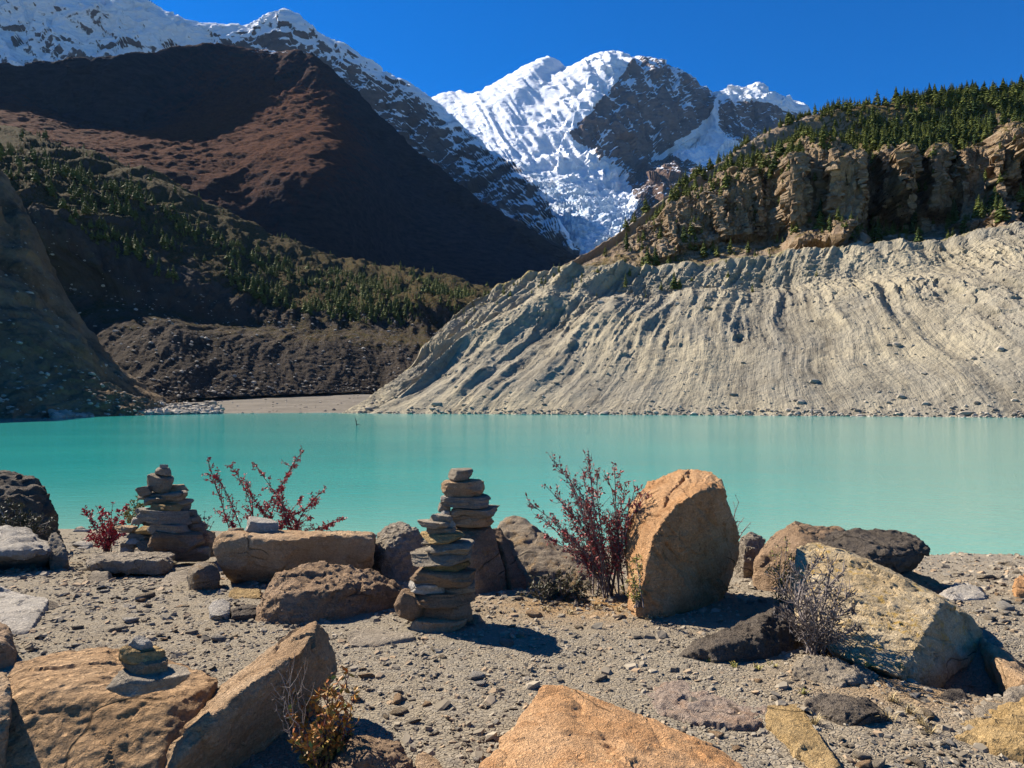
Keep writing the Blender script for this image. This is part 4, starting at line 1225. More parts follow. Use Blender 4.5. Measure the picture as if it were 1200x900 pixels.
boulder('boulder', 'shaded grey rock at the foot of the pale lichen boulder', [(925, 782, 4.2), (945, 768, 4.35), (985, 772, 4.3), (1018, 785, 4.2), (1024, 800, 4.1), (985, 800, 4.0), (925, G, 4.15), (985, G, 3.9), (1025, G, 4.05), (930, G, 4.6), (1020, G, 4.6)], GREY, 23, 14, 0.06, 0.05, 0.03, ys=0.955)
boulder('boulder', 'low dark stone half buried between the ochre slab and the lichen boulder', [(945, 822, 3.85), (975, 812, 3.95), (1020, 820, 3.9), (1050, 838, 3.75), (1000, 835, 3.65), (942, G, 3.75), (1000, G, 3.55), (1055, G, 3.7), (950, G, 4.1), (1045, G, 4.05)], DARK, 24, 14, 0.05, 0.05, 0.03, ys=0.925)
boulder('boulder', 'yellowish rock with a wavy lower edge in the bottom corner', [(1106, 860, 3.3), (1140, 840, 3.45), (1200, 820, 3.6), (1290, 806, 3.7), (1290, 850, 3.2), (1200, 868, 3.1), (1150, 868, 3.2), (1106, G, 3.25), (1160, G, 3.05), (1290, G, 2.9), (1120, G, 3.55), (1290, G, 3.9)], OCHRE, 25, 12, 0.04, 0.05, 0.03, res=80)
boulder('slab_rock', 'long tan rock slanting behind the dark end of the lichen boulder', [(1148, 744, 4.85), (1162, 752, 4.75), (1200, 786, 4.25), (1250, 822, 3.85), (1190, 792, 4.05), (1150, 762, 4.6), (1150, G, 4.7), (1260, G, 3.8), (1150, G, 5.1), (1270, G, 4.2), (1195, G, 4.0)], TAN, 26, 10, 0.03, 0.03, 0.02, cat='rock')
boulder('stone', 'round grey stone in the shade under the lichen boulder', [(1176, 812, 4.1), (1186, 803, 4.2), (1205, 802, 4.2), (1214, 812, 4.1), (1210, 828, 4.0), (1180, 828, 4.0), (1180, G, 4.0), (1212, G, 4.0), (1182, G, 4.3), (1212, G, 4.3)], GREY, 27, 12, 0.06, 0.03, 0.02, res=36, cat='stone', ys=0.89)
boulder('stone', 'rounded dark stone deep in the shade of the lichen boulder', [(1095, 822, 4.25), (1108, 805, 4.35), (1130, 808, 4.35), (1140, 828, 4.2), (1118, 835, 4.1), (1095, G, 4.15), (1140, G, 4.1), (1098, G, 4.5), (1140, G, 4.5)], DARK, 28, 12, 0.06, 0.03, 0.02, res=36, cat='stone', ys=0.87)
boulder('stone', 'flat shaded stone on the gravel below the dark end of the lichen boulder', [(1140, 832, 4.1), (1155, 822, 4.2), (1180, 826, 4.15), (1182, 838, 4.0), (1150, 842, 3.95), (1140, G, 4.05), (1182, G, 4.0), (1145, G, 4.3), (1180, G, 4.3)], GREY, 29, 10, 0.06, 0.03, 0.02, res=36, cat='stone', ys=0.87)
boulder('stone', 'orange stone cut by the picture edge on the far gravel beach', [(1184, 690, 6.9), (1190, 676, 7.0), (1206, 668, 7.1), (1225, 680, 7), (1225, 695, 6.8), (1188, 697, 6.7), (1186, G, 6.8), (1228, G, 6.7), (1190, G, 7.2), (1228, G, 7.2)], ORANGE, 30, 12, 0.06, 0.04, 0.02, res=40, cat='stone', ys=0.87)
boulder('boulder', 'shaded low rock under the jutting dark grey slab', [(1040, 676, 6.6), (1065, 664, 6.8), (1095, 675, 6.7), (1112, 695, 6.4), (1060, 690, 6.3), (1040, G, 6.3), (1112, G, 6.2), (1045, G, 7), (1112, G, 6.9)], BROWN, 31, 12, 0.05, 0.04, 0.02, res=44, ys=0.93)
boulder('stone', 'low cream stone on the beach past the jutting dark slab', [(1098, 696, 6.5), (1120, 683, 6.9), (1145, 686, 6.9), (1156, 700, 6.5), (1120, 702, 6.35), (1098, G, 6.4), (1156, G, 6.4), (1105, G, 7.1), (1150, G, 7.1)], PALE, 32, 10, 0.05, 0.04, 0.02, res=40, cat='stone', ys=0.89)
boulder('boulder', 'rubbly grey rock in the gap behind the tall orange boulder', [(862, 640, 7.3), (868, 622, 7.5), (885, 618, 7.6), (896, 630, 7.5), (898, 655, 7.2), (875, 650, 7.0), (862, G, 7.0), (900, G, 7.0), (865, G, 8), (900, G, 8)], GREY, 33, 18, 0.08, 0.06, 0.05, res=50)
boulder('slab_rock', 'flat weathered slab propped on stones in front of the broad cairn', [(99, 660, 7.3), (106, 650, 7.6), (118, 647, 7.75), (198, 646, 7.75), (204, 650, 7.5), (202, 664, 7.2), (188, 675, 7.05), (120, 671, 7.05), (102, 667, 7.15), (188, 656, 7.05), (115, 658, 7.05), (195, 668, 7.6), (108, 668, 7.6)], GREY, 34, 10, 0.025, 0.03, 0.03, res=70, cat='rock')
boulder('stone', 'supporting stone under the weathered flat slab', [(104, 670, 7.25), (130, 670, 7.2), (132, 684, 7.05), (108, 686, 7.0), (102, G, 7.05), (134, G, 7.0), (104, G, 7.5), (132, G, 7.5), (118, 668, 7.5)], GREY, 35, 10, 0.06, 0.03, 0.02, res=30, cat='stone', ys=0.96)
boulder('slab_rock', 'smooth pale sloping slab between the weathered slab and the round disc stone', [(184, 684, 6.6), (205, 664, 7.3), (226, 662, 7.4), (232, 680, 6.9), (210, 690, 6.4), (184, G, 6.5), (215, G, 6.3), (235, G, 6.8), (205, G, 7.6), (235, G, 7.5)], GREY, 36, 8, 0.03, 0.03, 0.015, res=40, cat='rock')
boulder('stone', 'round disc shaped grey brown stone leaning on the end of the tan block', [(219, 676, 6.5), (222, 664, 6.55), (234, 658, 6.6), (250, 660, 6.6), (258, 670, 6.6), (256, 684, 6.5), (240, 690, 6.4), (224, 688, 6.4), (228, 670, 6.3), (225, G, 6.4), (255, G, 6.5), (230, G, 6.75), (256, G, 6.85), (252, 662, 6.85)], GREYOCHRE, 37, 10, 0.03, 0.02, 0.015, res=40, cat='stone', ys=0.97)
boulder('stone', 'elongated flat grey stone lying in front of the tall front cairn', [(406, 745, 4.72), (415, 737, 4.85), (435, 736, 4.9), (484, 742, 4.78), (486, 746, 4.72), (440, 756, 4.6), (412, 756, 4.58), (408, G, 4.65), (440, G, 4.55), (486, G, 4.72), (415, G, 4.95), (480, G, 4.9)], GREY, 38, 6, 0.02, 0.02, 0.01, res=50, sunk=0.04, cat='stone', ys=0.98)
boulder('stone', 'pale wedge shaped stone on the gravel above the orange slab', [(519, 848, 3.42), (526, 840, 3.5), (556, 829, 3.62), (562, 838, 3.56), (545, 850, 3.42), (524, 853, 3.38), (520, G, 3.4), (560, G, 3.55), (530, G, 3.55), (525, G, 3.36)], GREY, 39, 6, 0.03, 0.02, 0.01, res=40, sunk=0.03, cat='stone')
boulder('stone', 'smooth pale oval stone under the end of the tan block', [(244, 712, 5.6), (250, 703, 5.7), (262, 700, 5.75), (270, 706, 5.7), (270, 718, 5.55), (255, 722, 5.45), (246, 719, 5.5), (246, G, 5.5), (270, G, 5.55), (250, G, 5.75), (270, G, 5.8)], PALE, 40, 8, 0.04, 0.02, 0.01, res=34, sunk=0.03, cat='stone', ys=0.93)
boulder('stone', 'ochre and grey stone wedged below the tan block', [(268, 694, 5.9), (275, 688, 6.0), (305, 690, 6.0), (306, 700, 5.85), (275, 702, 5.8), (268, G, 5.8), (306, G, 5.8), (270, G, 6.1), (306, G, 6.1)], OCHRE, 41, 8, 0.05, 0.03, 0.02, res=34, sunk=0.05, cat='stone')
boulder('stone', 'dark flat stone stacked beside the pale oval stone', [(270, 714, 5.55), (290, 708, 5.65), (304, 710, 5.6), (302, 720, 5.5), (272, 722, 5.45), (270, G, 5.45), (304, G, 5.5), (272, G, 5.75), (304, G, 5.75)], DARK, 42, 8, 0.05, 0.03, 0.02, res=34, sunk=0.03, cat='stone', ys=0.94)
boulder('stone', 'small dark stone resting at the tip of the whitish slab', [(50, 706, 5.5), (58, 703, 5.6), (70, 708, 5.5), (68, 714, 5.4), (54, 713, 5.38), (52, G, 5.4), (70, G, 5.4), (54, G, 5.6), (68, G, 5.6)], DARK, 43, 8, 0.05, 0.03, 0.02, res=30, sunk=0.03, cat='stone')
boulder('boulder', 'cracked brown boulder that carries the slim rear cairn', [(516, 618, 6.5), (530, 612, 6.55), (575, 613, 6.5), (583, 640, 6.35), (592, 672, 6.3), (512, 650, 6.4), (510, 680, 6.25), (550, 640, 6.1), (560, 676, 6.05), (510, G, 6.2), (560, G, 6.0), (598, G, 6.2), (515, G, 6.9), (595, G, 6.9)], BROWN, 44, 12, 0.03, 0.03, 0.015, grooves=[((515, 650, 6.3), (592, 650, 6.2), 0.014, 0.035), ((572, 614, 6.4), (586, 650, 6.2), 0.012, 0.03)])
boulder('slab_rock', 'triangular slab leaning against the boulder of the slim rear cairn', [(574, 616, 6.7), (586, 617, 6.75), (618, 682, 6.35), (600, 684, 6.2), (592, 650, 6.4), (585, G, 6.4), (618, G, 6.25), (600, G, 6.15), (590, G, 7), (620, G, 6.7)], BROWN, 45, 8, 0.03, 0.02, 0.015, res=50, cat='rock')

# ------------------------------------------------------------------ flat stones and cairns
def ico(sub):
    bm = bmesh.new()
    bmesh.ops.create_icosphere(bm, subdivisions=sub, radius=1.0)
    bm.verts.ensure_lookup_table()
    V = np.array([v.co[:] for v in bm.verts])
    Fc = np.array([[v.index for v in f.verts] for f in bm.faces])
    bm.free()
    return V, Fc


ICO4, ICO3, ICO2, ICO1 = ico(4), ico(4), ico(3), ico(2)


def stone_mesh(seed, w, d, h, base=None, angular=0.5, flat=0.62):
    r = np.random.RandomState(seed)
    V0, Fc = base or ICO3
    V = V0.copy()
    # blocky plan
    V = np.sign(V) * np.abs(V) ** 0.8
    for k in range(17):
        a = r.uniform(0, 6.283)
        n = np.array([math.cos(a), math.sin(a), r.uniform(-0.5, 0.5)])
        n /= np.linalg.norm(n)
        lim = (V @ n).max() - r.uniform(0.08, 0.55) * angular
        V -= np.maximum(V @ n - lim, 0)[:, None] * n
    for sgn in (1, -1):
        n = np.array([r.uniform(-.16, .16), r.uniform(-.16, .16), sgn])
        n /= np.linalg.norm(n)
        V -= (np.maximum(V @ n - flat, 0) * 0.93)[:, None] * n
    L = np.linalg.norm(V, axis=1)[:, None]
    V = V * (1 + 0.12 * fbm(V * 1.7 + seed, 3)[:, None] + 0.05 * (ridged(V * 3.6 + seed, 3) - .6)[:, None])
    fa, ea = facet(V * 2.1 + seed * 1.3)
    V = V * (1 + 0.022 * fa[:, None])
    # bedding ledges on the rim
    V[:, :2] *= (1 + 0.05 * gnoise(np.stack([V[:, 2] * 6, V[:, 0], V[:, 1]], 1) + seed))[:, None]
    mn, mx = V.min(0), V.max(0)
    V = (V - (mn + mx) / 2) / (mx - mn) * np.array([w, d, h])
    return V, Fc


STONE_M = {}
for nm, mt in (('grey', GREY), ('tan', TAN), ('brown', BROWN), ('dark', DARK), ('pale', PALE), ('ochre', OCHRE), ('slate', None), ('orange', ORANGE), ('mix', GREYOCHRE)):
    STONE_M[nm] = mt
STONE_M['slate'] = rock_mat('blue_grey_slate', (0.29, 0.24, 0.178), (0.37, 0.31, 0.235), (0.22, 0.18, 0.132), strata=(0.1, 0.1, 0), strata_amt=0.3)


def cairn(label, Y, stones, seed, depth=0.85, group='stacked stone cairns', zoff=0.0, base_pt=None):
    """stones: (x0, x1, y0, y1, colour, dy) as measured at distance Y, top of the list is the top stone"""
    c = at(*base_pt)
    e = bpy.data.objects.new('cairn', None)
    COL.objects.link(e)
    e.empty_display_size = 0.2
    e.location = tuple(c)
    tag(e, label, 'cairn', group)
    r = random.Random(seed)
    for i, s in enumerate(stones):
        x0, x1, y0, y1, col = s[:5]
        dy = s[5] if len(s) > 5 else 0.0
        tilt = s[6] if len(s) > 6 else r.uniform(-3, 3)
        Yi = Y + dy
        w = (x1 - x0) / F * Yi
        h = (y1 - y0) / F * Yi * 1.06
        dp = w * r.uniform(depth - .12, depth + .12)
        V, Fc = stone_mesh(seed * 50 + i, w * 1.04, dp, h, ICO3 if w * F / Yi > 24 else ICO2, angular=r.uniform(.4, .75))
        a = math.radians(-tilt)
        V = np.stack([V[:, 0] * math.cos(a) - V[:, 2] * math.sin(a), V[:, 1], V[:, 0] * math.sin(a) + V[:, 2] * math.cos(a)], 1)
        pos = at((x0 + x1) / 2, (y0 + y1) / 2, Yi) - c
        me = mesh_from('stone', V, Fc, None, True, 24)
        me.materials.append(STONE_M[col])
        link('stone', me, None, e, tuple(pos))
    return e


cairn('tall tapering cairn standing alone on the gravel in front', 5.0, [
    (504, 530, 603, 613, 'grey', 0.02, 8), (489, 527, 610, 618, 'grey', -0.02, 4), (512, 534, 609, 619, 'pale', 0.05), (500, 534, 617, 625, 'grey'), (493, 544, 623.5, 634, 'ochre', 0, 1), (495, 540, 632, 640, 'grey', .05), (500, 555, 634, 647, 'slate', 0, 1),
    (482, 552, 644, 658, 'grey', 0.02, -2), (488, 530, 652, 660, 'grey', -.03), (496, 551, 656, 667, 'ochre', 0.02), (483, 557, 665, 683, 'brown', 0, 2), (479, 528, 677, 694, 'pale', -.03, 6), (515, 557, 681, 693, 'grey', 0.0, -4),
    (486, 557, 691, 706, 'brown', -.02, -2), (463, 500, 694, 724, 'brown', -0.04, 14), (484, 554, 703, 727, 'brown', 0.0, 0), (484, 550, 721, 741, 'tan', -0.05, -3), (540, 567, 719, 736, 'grey', 0.05)], 1, base_pt=(520, 741, 5.0))

cairn('slim cairn of flat stones balanced on a cracked brown boulder', 6.45, [
    (525, 554, 549, 563, 'grey', 0, -2), (517, 566, 561.5, 581, 'tan', 0, -3), (545, 568, 562, 574, 'tan', .1), (517, 575, 580, 593, 'grey', 0, 0), (516, 535, 580, 590, 'pale', -.05), (513, 528, 588, 600, 'grey', -.03), (515, 529, 598, 608, 'pale', -.05), (526, 585, 593, 606, 'grey', 0, -1),
    (527, 578, 604, 616, 'tan', 0, 1), (512, 532, 606, 616, 'grey', 0.0)], 2, base_pt=(547, 616, 6.45))

cairn('broad pyramid cairn of many thin slates near the water', 8.3, [
    (188, 197, 544, 550, 'pale'), (181, 200, 548, 557, 'grey', 0, 6), (172, 203, 556, 577, 'mix', 0, 8), (161, 178, 570, 581, 'slate', -.1, -12), (196, 221, 568, 576, 'tan', .05, -3), (163, 195, 577, 586, 'slate', 0, 3), (190, 222, 576, 587, 'slate', -.1, -4), (178, 205, 574, 583, 'brown', .1),
    (166, 198, 583, 592, 'grey', -.15, 4), (192, 226, 585, 592, 'slate', 0, -2), (174, 210, 590, 601, 'ochre', -.2, 6), (200, 224, 590, 599, 'slate', 0), (160, 178, 595, 603, 'pale', -.05), (168, 222, 597, 612, 'slate', -.2, 7), (205, 232, 598, 607, 'slate', 0), (154, 170, 607, 614, 'pale', -.1), (165, 200, 606, 617, 'brown', 0), (208, 234, 605, 613, 'mix', -.05),
    (178, 220, 613, 626, 'slate', -.25, 4), (135, 163, 616, 624, 'tan', -.1, 1), (162, 190, 616, 625, 'ochre', -.2), (212, 242, 612, 624, 'slate', 0, -8), (152, 185, 624, 632, 'grey', -.1), (182, 238, 622, 644, 'brown', -.25, 10), (150, 172, 630, 637, 'pale', -.15), (230, 252, 622, 636, 'tan', 0, 10), (142, 162, 635, 642, 'grey', -.1), (158, 186, 633, 646, 'grey', -.2, 10), (172, 208, 634, 650, 'tan', -.25, -12),
    (140, 158, 640, 649, 'pale', -.1), (200, 245, 640, 658, 'slate', -.2), (228, 254, 634, 652, 'grey', .05), (150, 210, 644, 660, 'dark', 0.05)], 3, depth=0.7, base_pt=(195, 658, 8.3))

cairn('smallest cairn of four tilted stones on the pitted brown boulder', 2.9, [
    (152, 177, 748, 763, 'pale', 0.0, 14), (142, 190, 758, 776, 'ochre', 0, 10), (146, 197, 770, 789, 'brown', -0.02, 4), (139, 221, 785, 802, 'slate', -0.03, 5)], 4, depth=0.8, base_pt=(178, 801, 2.9))


def stone(label, box, Y, col, seed, group=None, tilt=0.0, base=None):
    x0, x1, y0, y1 = box
    w, h = (x1 - x0) / F * Y, (y1 - y0) / F * Y
    V, Fc = stone_mesh(seed, w, w * 0.75, h, base or ICO2)
    a = math.radians(-tilt)
    V = np.stack([V[:, 0] * math.cos(a) - V[:, 2] * math.sin(a), V[:, 1], V[:, 0] * math.sin(a) + V[:, 2] * math.cos(a)], 1)
    p = at((x0 + x1) / 2, (y0 + y1) / 2, Y)
    me = mesh_from('stone', V, Fc)
    me.materials.append(STONE_M[col])
    o = link('stone', me, None, None, tuple(p))
    tag(o, label, 'stone', group)
    return o


stone('pale flat stone lying on top of the long tan block', (285, 328, 609, 627), 6.75, 'pale', 901, None, 8, ICO3)
stone('darker stone tucked under the pale one on the long tan block', (299, 332, 621, 634), 6.7, 'grey', 902, None, 0, ICO3)
stone('small rounded stone beside the pale one on the long tan block', (266, 287, 618, 629), 6.8, 'mix', 903, None, 0, ICO3)

# ------------------------------------------------------------------ loose stones and pebbles on the gravel
def inside_boulder(x, y):
    for lab_, (o, W) in BOULDERS.items():
        if W[:, 0].min() < x < W[:, 0].max() and W[:, 1].min() < y < W[:, 1].max():
            k = np.argmin((W[:, 0] - x) ** 2 + (W[:, 1] - y) ** 2)
            if (W[k, 0] - x) ** 2 + (W[k, 1] - y) ** 2 < 0.004:
                return True
    return False


def loose_stones():
    protos = []
    for k in range(14):
        V, Fc = stone_mesh(600 + k, 1.0, rnd.uniform(.55, .9), rnd.uniform(.22, .45), ICO1, angular=0.9, flat=0.55)
        protos.append((V, Fc))
    cols = ['grey', 'grey', 'grey', 'pale', 'slate', 'tan', 'mix', 'pale']
    mm = {}
    n = 0
    spots = (((90, 300, 690, 760), 42, 'flat stone on gravel between the broad cairn and pitted boulder', 'loose stones below the broad cairn'),
             ((400, 760, 700, 800), 26, 'stone on the gravel around the tall front cairn', 'loose stones round the front cairn'),
             ((420, 620, 790, 900), 30, 'stone on gravel between the leaning tan boulder and orange slab', 'loose stones by the orange slab'),
             ((760, 1200, 800, 900), 40, 'stone on the gravel below the lichen boulder', 'loose stones below the lichen boulder'),
             ((1060, 1200, 660, 740), 40, 'stone on the pale beach past the lichen boulder', 'loose stones on the pale beach'),
             ((80, 440, 612, 660), 34, 'stone at the water edge behind the red shrubs', 'stones at the water edge'))
    for (x0, x1, y0, y1), cnt, label, grp in spots:
        k = 0
        tries = 0
        while k < cnt and tries < 800:
            tries += 1
            px, py = rnd.uniform(x0, x1), rnd.uniform(y0, y1)
            if grp == 'stones at the water edge':
                y = rnd.uniform(10.5, 20)
                x = (px - CX) / F * y
            else:
                y = ground_hit(px, py)
                x = (px - CX) / F * y
            if inside_boulder(x, y):
                continue
            i = rnd.randrange(14)
            cl = 'pale' if 'water' in grp and rnd.random() < .6 else rnd.choice(cols)
            key = (i, cl)
            if key not in mm:
                me = mesh_from('stone', *protos[i])
                me.materials.append(STONE_M[cl])
                mm[key] = me
            s = rnd.choice([8, 9, 9, 10, 10, 11, 12, 14, 20]) / F * y
            if 'water' in grp:
                s = rnd.uniform(.12, .5)
            o = link('stone', mm[key], None, None, (x, y, gz(x, y) + s * 0.08))
            sz = 'larger' if s * F / y > 11.5 else 'small'
            cw = dict(grey='grey', pale='whitish', slate='dark slate', tan='tan', mix='mottled')[cl]
            o.scale = (s, s, s)
            o.rotation_euler = (rnd.uniform(-.25, .25), rnd.uniform(-.25, .25), rnd.uniform(0, 6.28))
            tag(o, '%s %s %s' % (sz, cw, label), 'stone', grp)
            k += 1


loose_stones()


def pebbles():
    r = np.random.RandomState(3)
    n = 82000
    # spread over the near ground, thinning with distance
    y = 2.2 * (17.5 / 2.2) ** (r.rand(n) ** 1.25)
    x = (r.rand(n) * 2 - 1) * 0.86 * y
    keep = (y < shore(x) - 0.2)
    x, y = x[keep], y[keep]
    n = len(x)
    z = ground_z(x, y)
    p = np.stack([x, y, 0 * x], 1)
    dens = fbm(p * 1.3, 3)
    keep = r.rand(n) < np.clip(0.65 + 1.1 * dens, 0.15, 1)
    x, y, z = x[keep], y[keep], z[keep]
    n = len(x)
    s = np.exp(r.normal(np.log(0.0048), 0.6, n)) * np.clip(y / 3.0, 0.9, 2.4)
    s = np.clip(s, 0.003, 0.045)
    base = np.array([(-1, -.6, -.5), (.2, -1, -.5), (1, -.2, -.5), (.5, .9, -.5), (-.7, .8, -.5), (-.7, -.4, .5), (.1, -.7, .5), (.7, -.1, .5), (.3, .6, .5), (-.5, .5, .5)])
    V = base[None] * (1 + r.normal(0, 0.22, (n, 10, 3)))
    V[..., 0] *= r.uniform(0.7, 1.5, (n, 1))
    V[..., 2] *= r.uniform(0.25, 0.7, (n, 1))
    V *= s[:, None, None]
    ax, ay, az = r.normal(0, .25, n), r.normal(0, .25, n), r.rand(n) * 6.283
    V[..., 2] += V[..., 0] * ax[:, None] + V[..., 1] * ay[:, None]
    c, sn = np.cos(az)[:, None], np.sin(az)[:, None]
    X = V[..., 0] * c - V[..., 1] * sn
    Yv = V[..., 0] * sn + V[..., 1] * c
    W = np.stack([X + x[:, None], Yv + y[:, None], V[..., 2] + (z + 0.25 * s)[:, None]], -1).reshape(-1, 3)
    tri = []
    for k in range(5):
        k2 = (k + 1) % 5
        tri += [(k, k2, 5 + k2), (k, 5 + k2, 5 + k)]
    tri += [(5, 6, 7), (5, 7, 8), (5, 8, 9)]
    Fc = (np.array(tri)[None] + (np.arange(n) * 10)[:, None, None]).reshape(-1, 3)
    t = NT('pebble_stone')
    a = t.attr('pebrnd')
    b = t.attr('pebtan')
    c_ = t.mix(a, (0.125, 0.104, 0.077), (0.33, 0.28, 0.207))
    c_ = t.mix(t.rng(b, 0.72, 1.0, 0, 0.85), c_, (0.36, 0.25, 0.15))
    m = t.finish(c_, 0.95, None, 0.05)
    me = mesh_from('pebbles', W, Fc, dict(pebrnd=np.repeat(r.beta(2, 2.2, n), 10), pebtan=np.repeat(r.rand(n), 10)), smooth=False)
    o = link('pebbles', me, m)
    tag(o, 'countless small grey stone chips strewn over the ground', 'pebbles', kind='stuff')


pebbles()


def far_rubble():
    """broken rock at the foot of the left slopes and along the far water line"""
    r = np.random.RandomState(9)
    pts = []
    for _ in range(1500):
        u = r.rand()
        px = 60 + 200 * r.rand()
        Y = 222 + (px - 100) / 140 * 60 + abs(r.normal(0, 9))
        x = (px - CX) / F * Y
        pts.append((x, Y, LAKE + 0.2 + max(0, (Y - 222 - (px - 100) / 140 * 60)) * 0.2, abs(r.normal(0.55, 0.5)) + .25))
    q = MOR.V
    for _ in range(1300):
        j = r.randint(0, q.shape[1])
        i = 4 + int(abs(r.normal(0, 7)))
        x, y, z = q[min(i, 60), j]
        pts.append((x, y - .2, z + 0.1, abs(r.normal(0.3, 0.25)) + .15))
    for _ in range(1300):
        i, j = int(6 + 180 * r.rand() ** 1.5), r.randint(0, q.shape[1])
        x, y, z = q[i, j]
        pts.append((x, y - .1, z + 0.05, min(2.2, abs(r.normal(0.0, 0.3)) + .16 + (r.rand() < .04) * r.uniform(.6, 1.5))))
    for sheet, cnt, top, big in ((LEFTM[0], 1500, 190, 0.4), (LEFTM[1], 1800, 185, 0.75)):
        for _ in range(cnt):
            i, j = int(5 + top * r.rand() ** 1.4), r.randint(0, sheet.nu)
            x, y, z = sheet.V[i, j]
            pts.append((x, y - .1, z + 0.05, min(2.4, abs(r.normal(0.0, big)) + .2)))
    for _ in range(700):
        i, j = r.randint(2, DELTA.nv), r.randint(0, DELTA.nu)
        x, y, z = DELTA.V[i, j]
        pts.append((x, y, z, abs(r.normal(0.3, 0.35)) + .12))
    V0, F0 = ico(1)
    vv, ff, aa = [], [], []
    for k, (x, y, z, s) in enumerate(pts):
        V = V0 * (1 + r.normal(0, .16, V0.shape)) * s * np.array([r.uniform(.8, 1.5), r.uniform(.7, 1.2), r.uniform(.45, .9)])
        vv.append(V + np.array([x, y, z]))
        ff.append(F0 + k * len(V0))
        aa.append(np.full(len(V0), r.rand()))
    t = NT('rubble_stone')
    c_ = t.mix(t.attr('pebrnd'), (0.17, 0.145, 0.115), (0.4, 0.35, 0.28))
    m = t.finish(c_, 0.9, None, 0.2)
    o = link('rubble', mesh_from('rubble', np.concatenate(vv), np.concatenate(ff), dict(pebrnd=np.concatenate(aa)), smooth=False), m)
    tag(o, 'broken rock strewn along the far water line', 'rubble', kind='stuff')


far_rubble()

# ------------------------------------------------------------------ shrubs and grass
def tube(path, r0, r1, n=4):
    path = np.asarray(path, float)
    d = np.gradient(path, axis=0)
    d /= np.maximum(np.linalg.norm(d, axis=1)[:, None], 1e-9)
    ref = np.array([0.3, 0.9, 0.31])
    a = np.cross(d, ref)
    a /= np.maximum(np.linalg.norm(a, axis=1)[:, None], 1e-9)
    b = np.cross(d, a)
    rr = np.linspace(r0, r1, len(path))
    ang = np.arange(n) * 2 * math.pi / n
    V = path[:, None] + rr[:, None, None] * (a[:, None] * np.cos(ang)[None, :, None] + b[:, None] * np.sin(ang)[None, :, None])
    F_ = []
    m = len(path)
    for i in range(m - 1):
        for k in range(n):
            k2 = (k + 1) % n
            F_.append((i * n + k, i * n + k2, (i + 1) * n + k2, (i + 1) * n + k))
    return V.reshape(-1, 3), np.array(F_)


class Bag:
    def __init__(self):
        self.v, self.f, self.a, self.o = [], [], [], 0

    def add(self, V, Fc, a=0.5):
        self.v.append(V)
        self.f.append(Fc + self.o)
        self.a.append(np.full(len(V), a))
        self.o += len(V)

    def mesh(self, name, smooth=True):
        return mesh_from(name, np.concatenate(self.v), np.concatenate(self.f), dict(leafrnd=np.concatenate(self.a)), smooth)


def leafquad(p, dirv, L, w, r):
    dirv = dirv / max(np.linalg.norm(dirv), 1e-9)
    s = np.cross(dirv, r.normal(size=3))
    s /= max(np.linalg.norm(s), 1e-9)
    up = np.cross(s, dirv)
    V = np.array([p, p + dirv * L * .5 + s * w * .5 + up * w * .15, p + dirv * L, p + dirv * L * .5 - s * w * .5 + up * w * .15])
    return V, np.array([[0, 1, 2, 3]])


def wood_mat(name, c1, c2):
    t = NT(name)
    c = t.mix(t.attr('leafrnd'), c1, c2)
    return t.finish(c, 0.85, None, 0.2)


def plant_leaf(name, cols):
    t = NT(name)
    a = t.attr('leafrnd')
    rp = t.n('ValToRGB', None, Fac=a)
    el = rp.color_ramp.elements
    el[0].color = (*cols[0], 1)
    el[1].color = (*cols[-1], 1)
    for k, c in enumerate(cols[1:-1]):
        e = el.new((k + 1) / (len(cols) - 1))
        e.color = (*c, 1)
    return t.finish(rp.outputs[0], 0.6, None, 0.3)


RED = plant_leaf('red_leaves', [(0.2, 0.016, 0.02), (0.45, 0.03, 0.04), (0.55, 0.07, 0.07)])
DULLRED = plant_leaf('dull_red_leaves', [(0.14, 0.025, 0.025), (0.4, 0.045, 0.045), (0.36, 0.11, 0.08)])
YELLOW = plant_leaf('yellow_orange_leaves', [(0.2, 0.1, 0.015), (0.38, 0.2, 0.03), (0.32, 0.09, 0.02), (0.2, 0.22, 0.04)])
GREENY = plant_leaf('yellow_green_leaves', [(0.14, 0.15, 0.03), (0.3, 0.28, 0.06), (0.24, 0.15, 0.04)])
OLIVE = plant_leaf('olive_matted_leaves', [(0.03, 0.03, 0.014), (0.075, 0.07, 0.03), (0.13, 0.11, 0.05)])
GREYL = plant_leaf('grey_dry_leaves', [(0.06, 0.05, 0.045), (0.14, 0.115, 0.1), (0.17, 0.14, 0.1)])
STRAW = plant_leaf('straw_blades', [(0.2, 0.14, 0.06), (0.38, 0.29, 0.15), (0.26, 0.2, 0.09)])
TWIGRED = wood_mat('dark_red_twig', (0.06, 0.03, 0.03), (0.13, 0.06, 0.055))
TWIGGREY = wood_mat('grey_twig', (0.09, 0.075, 0.07), (0.24, 0.2, 0.18))


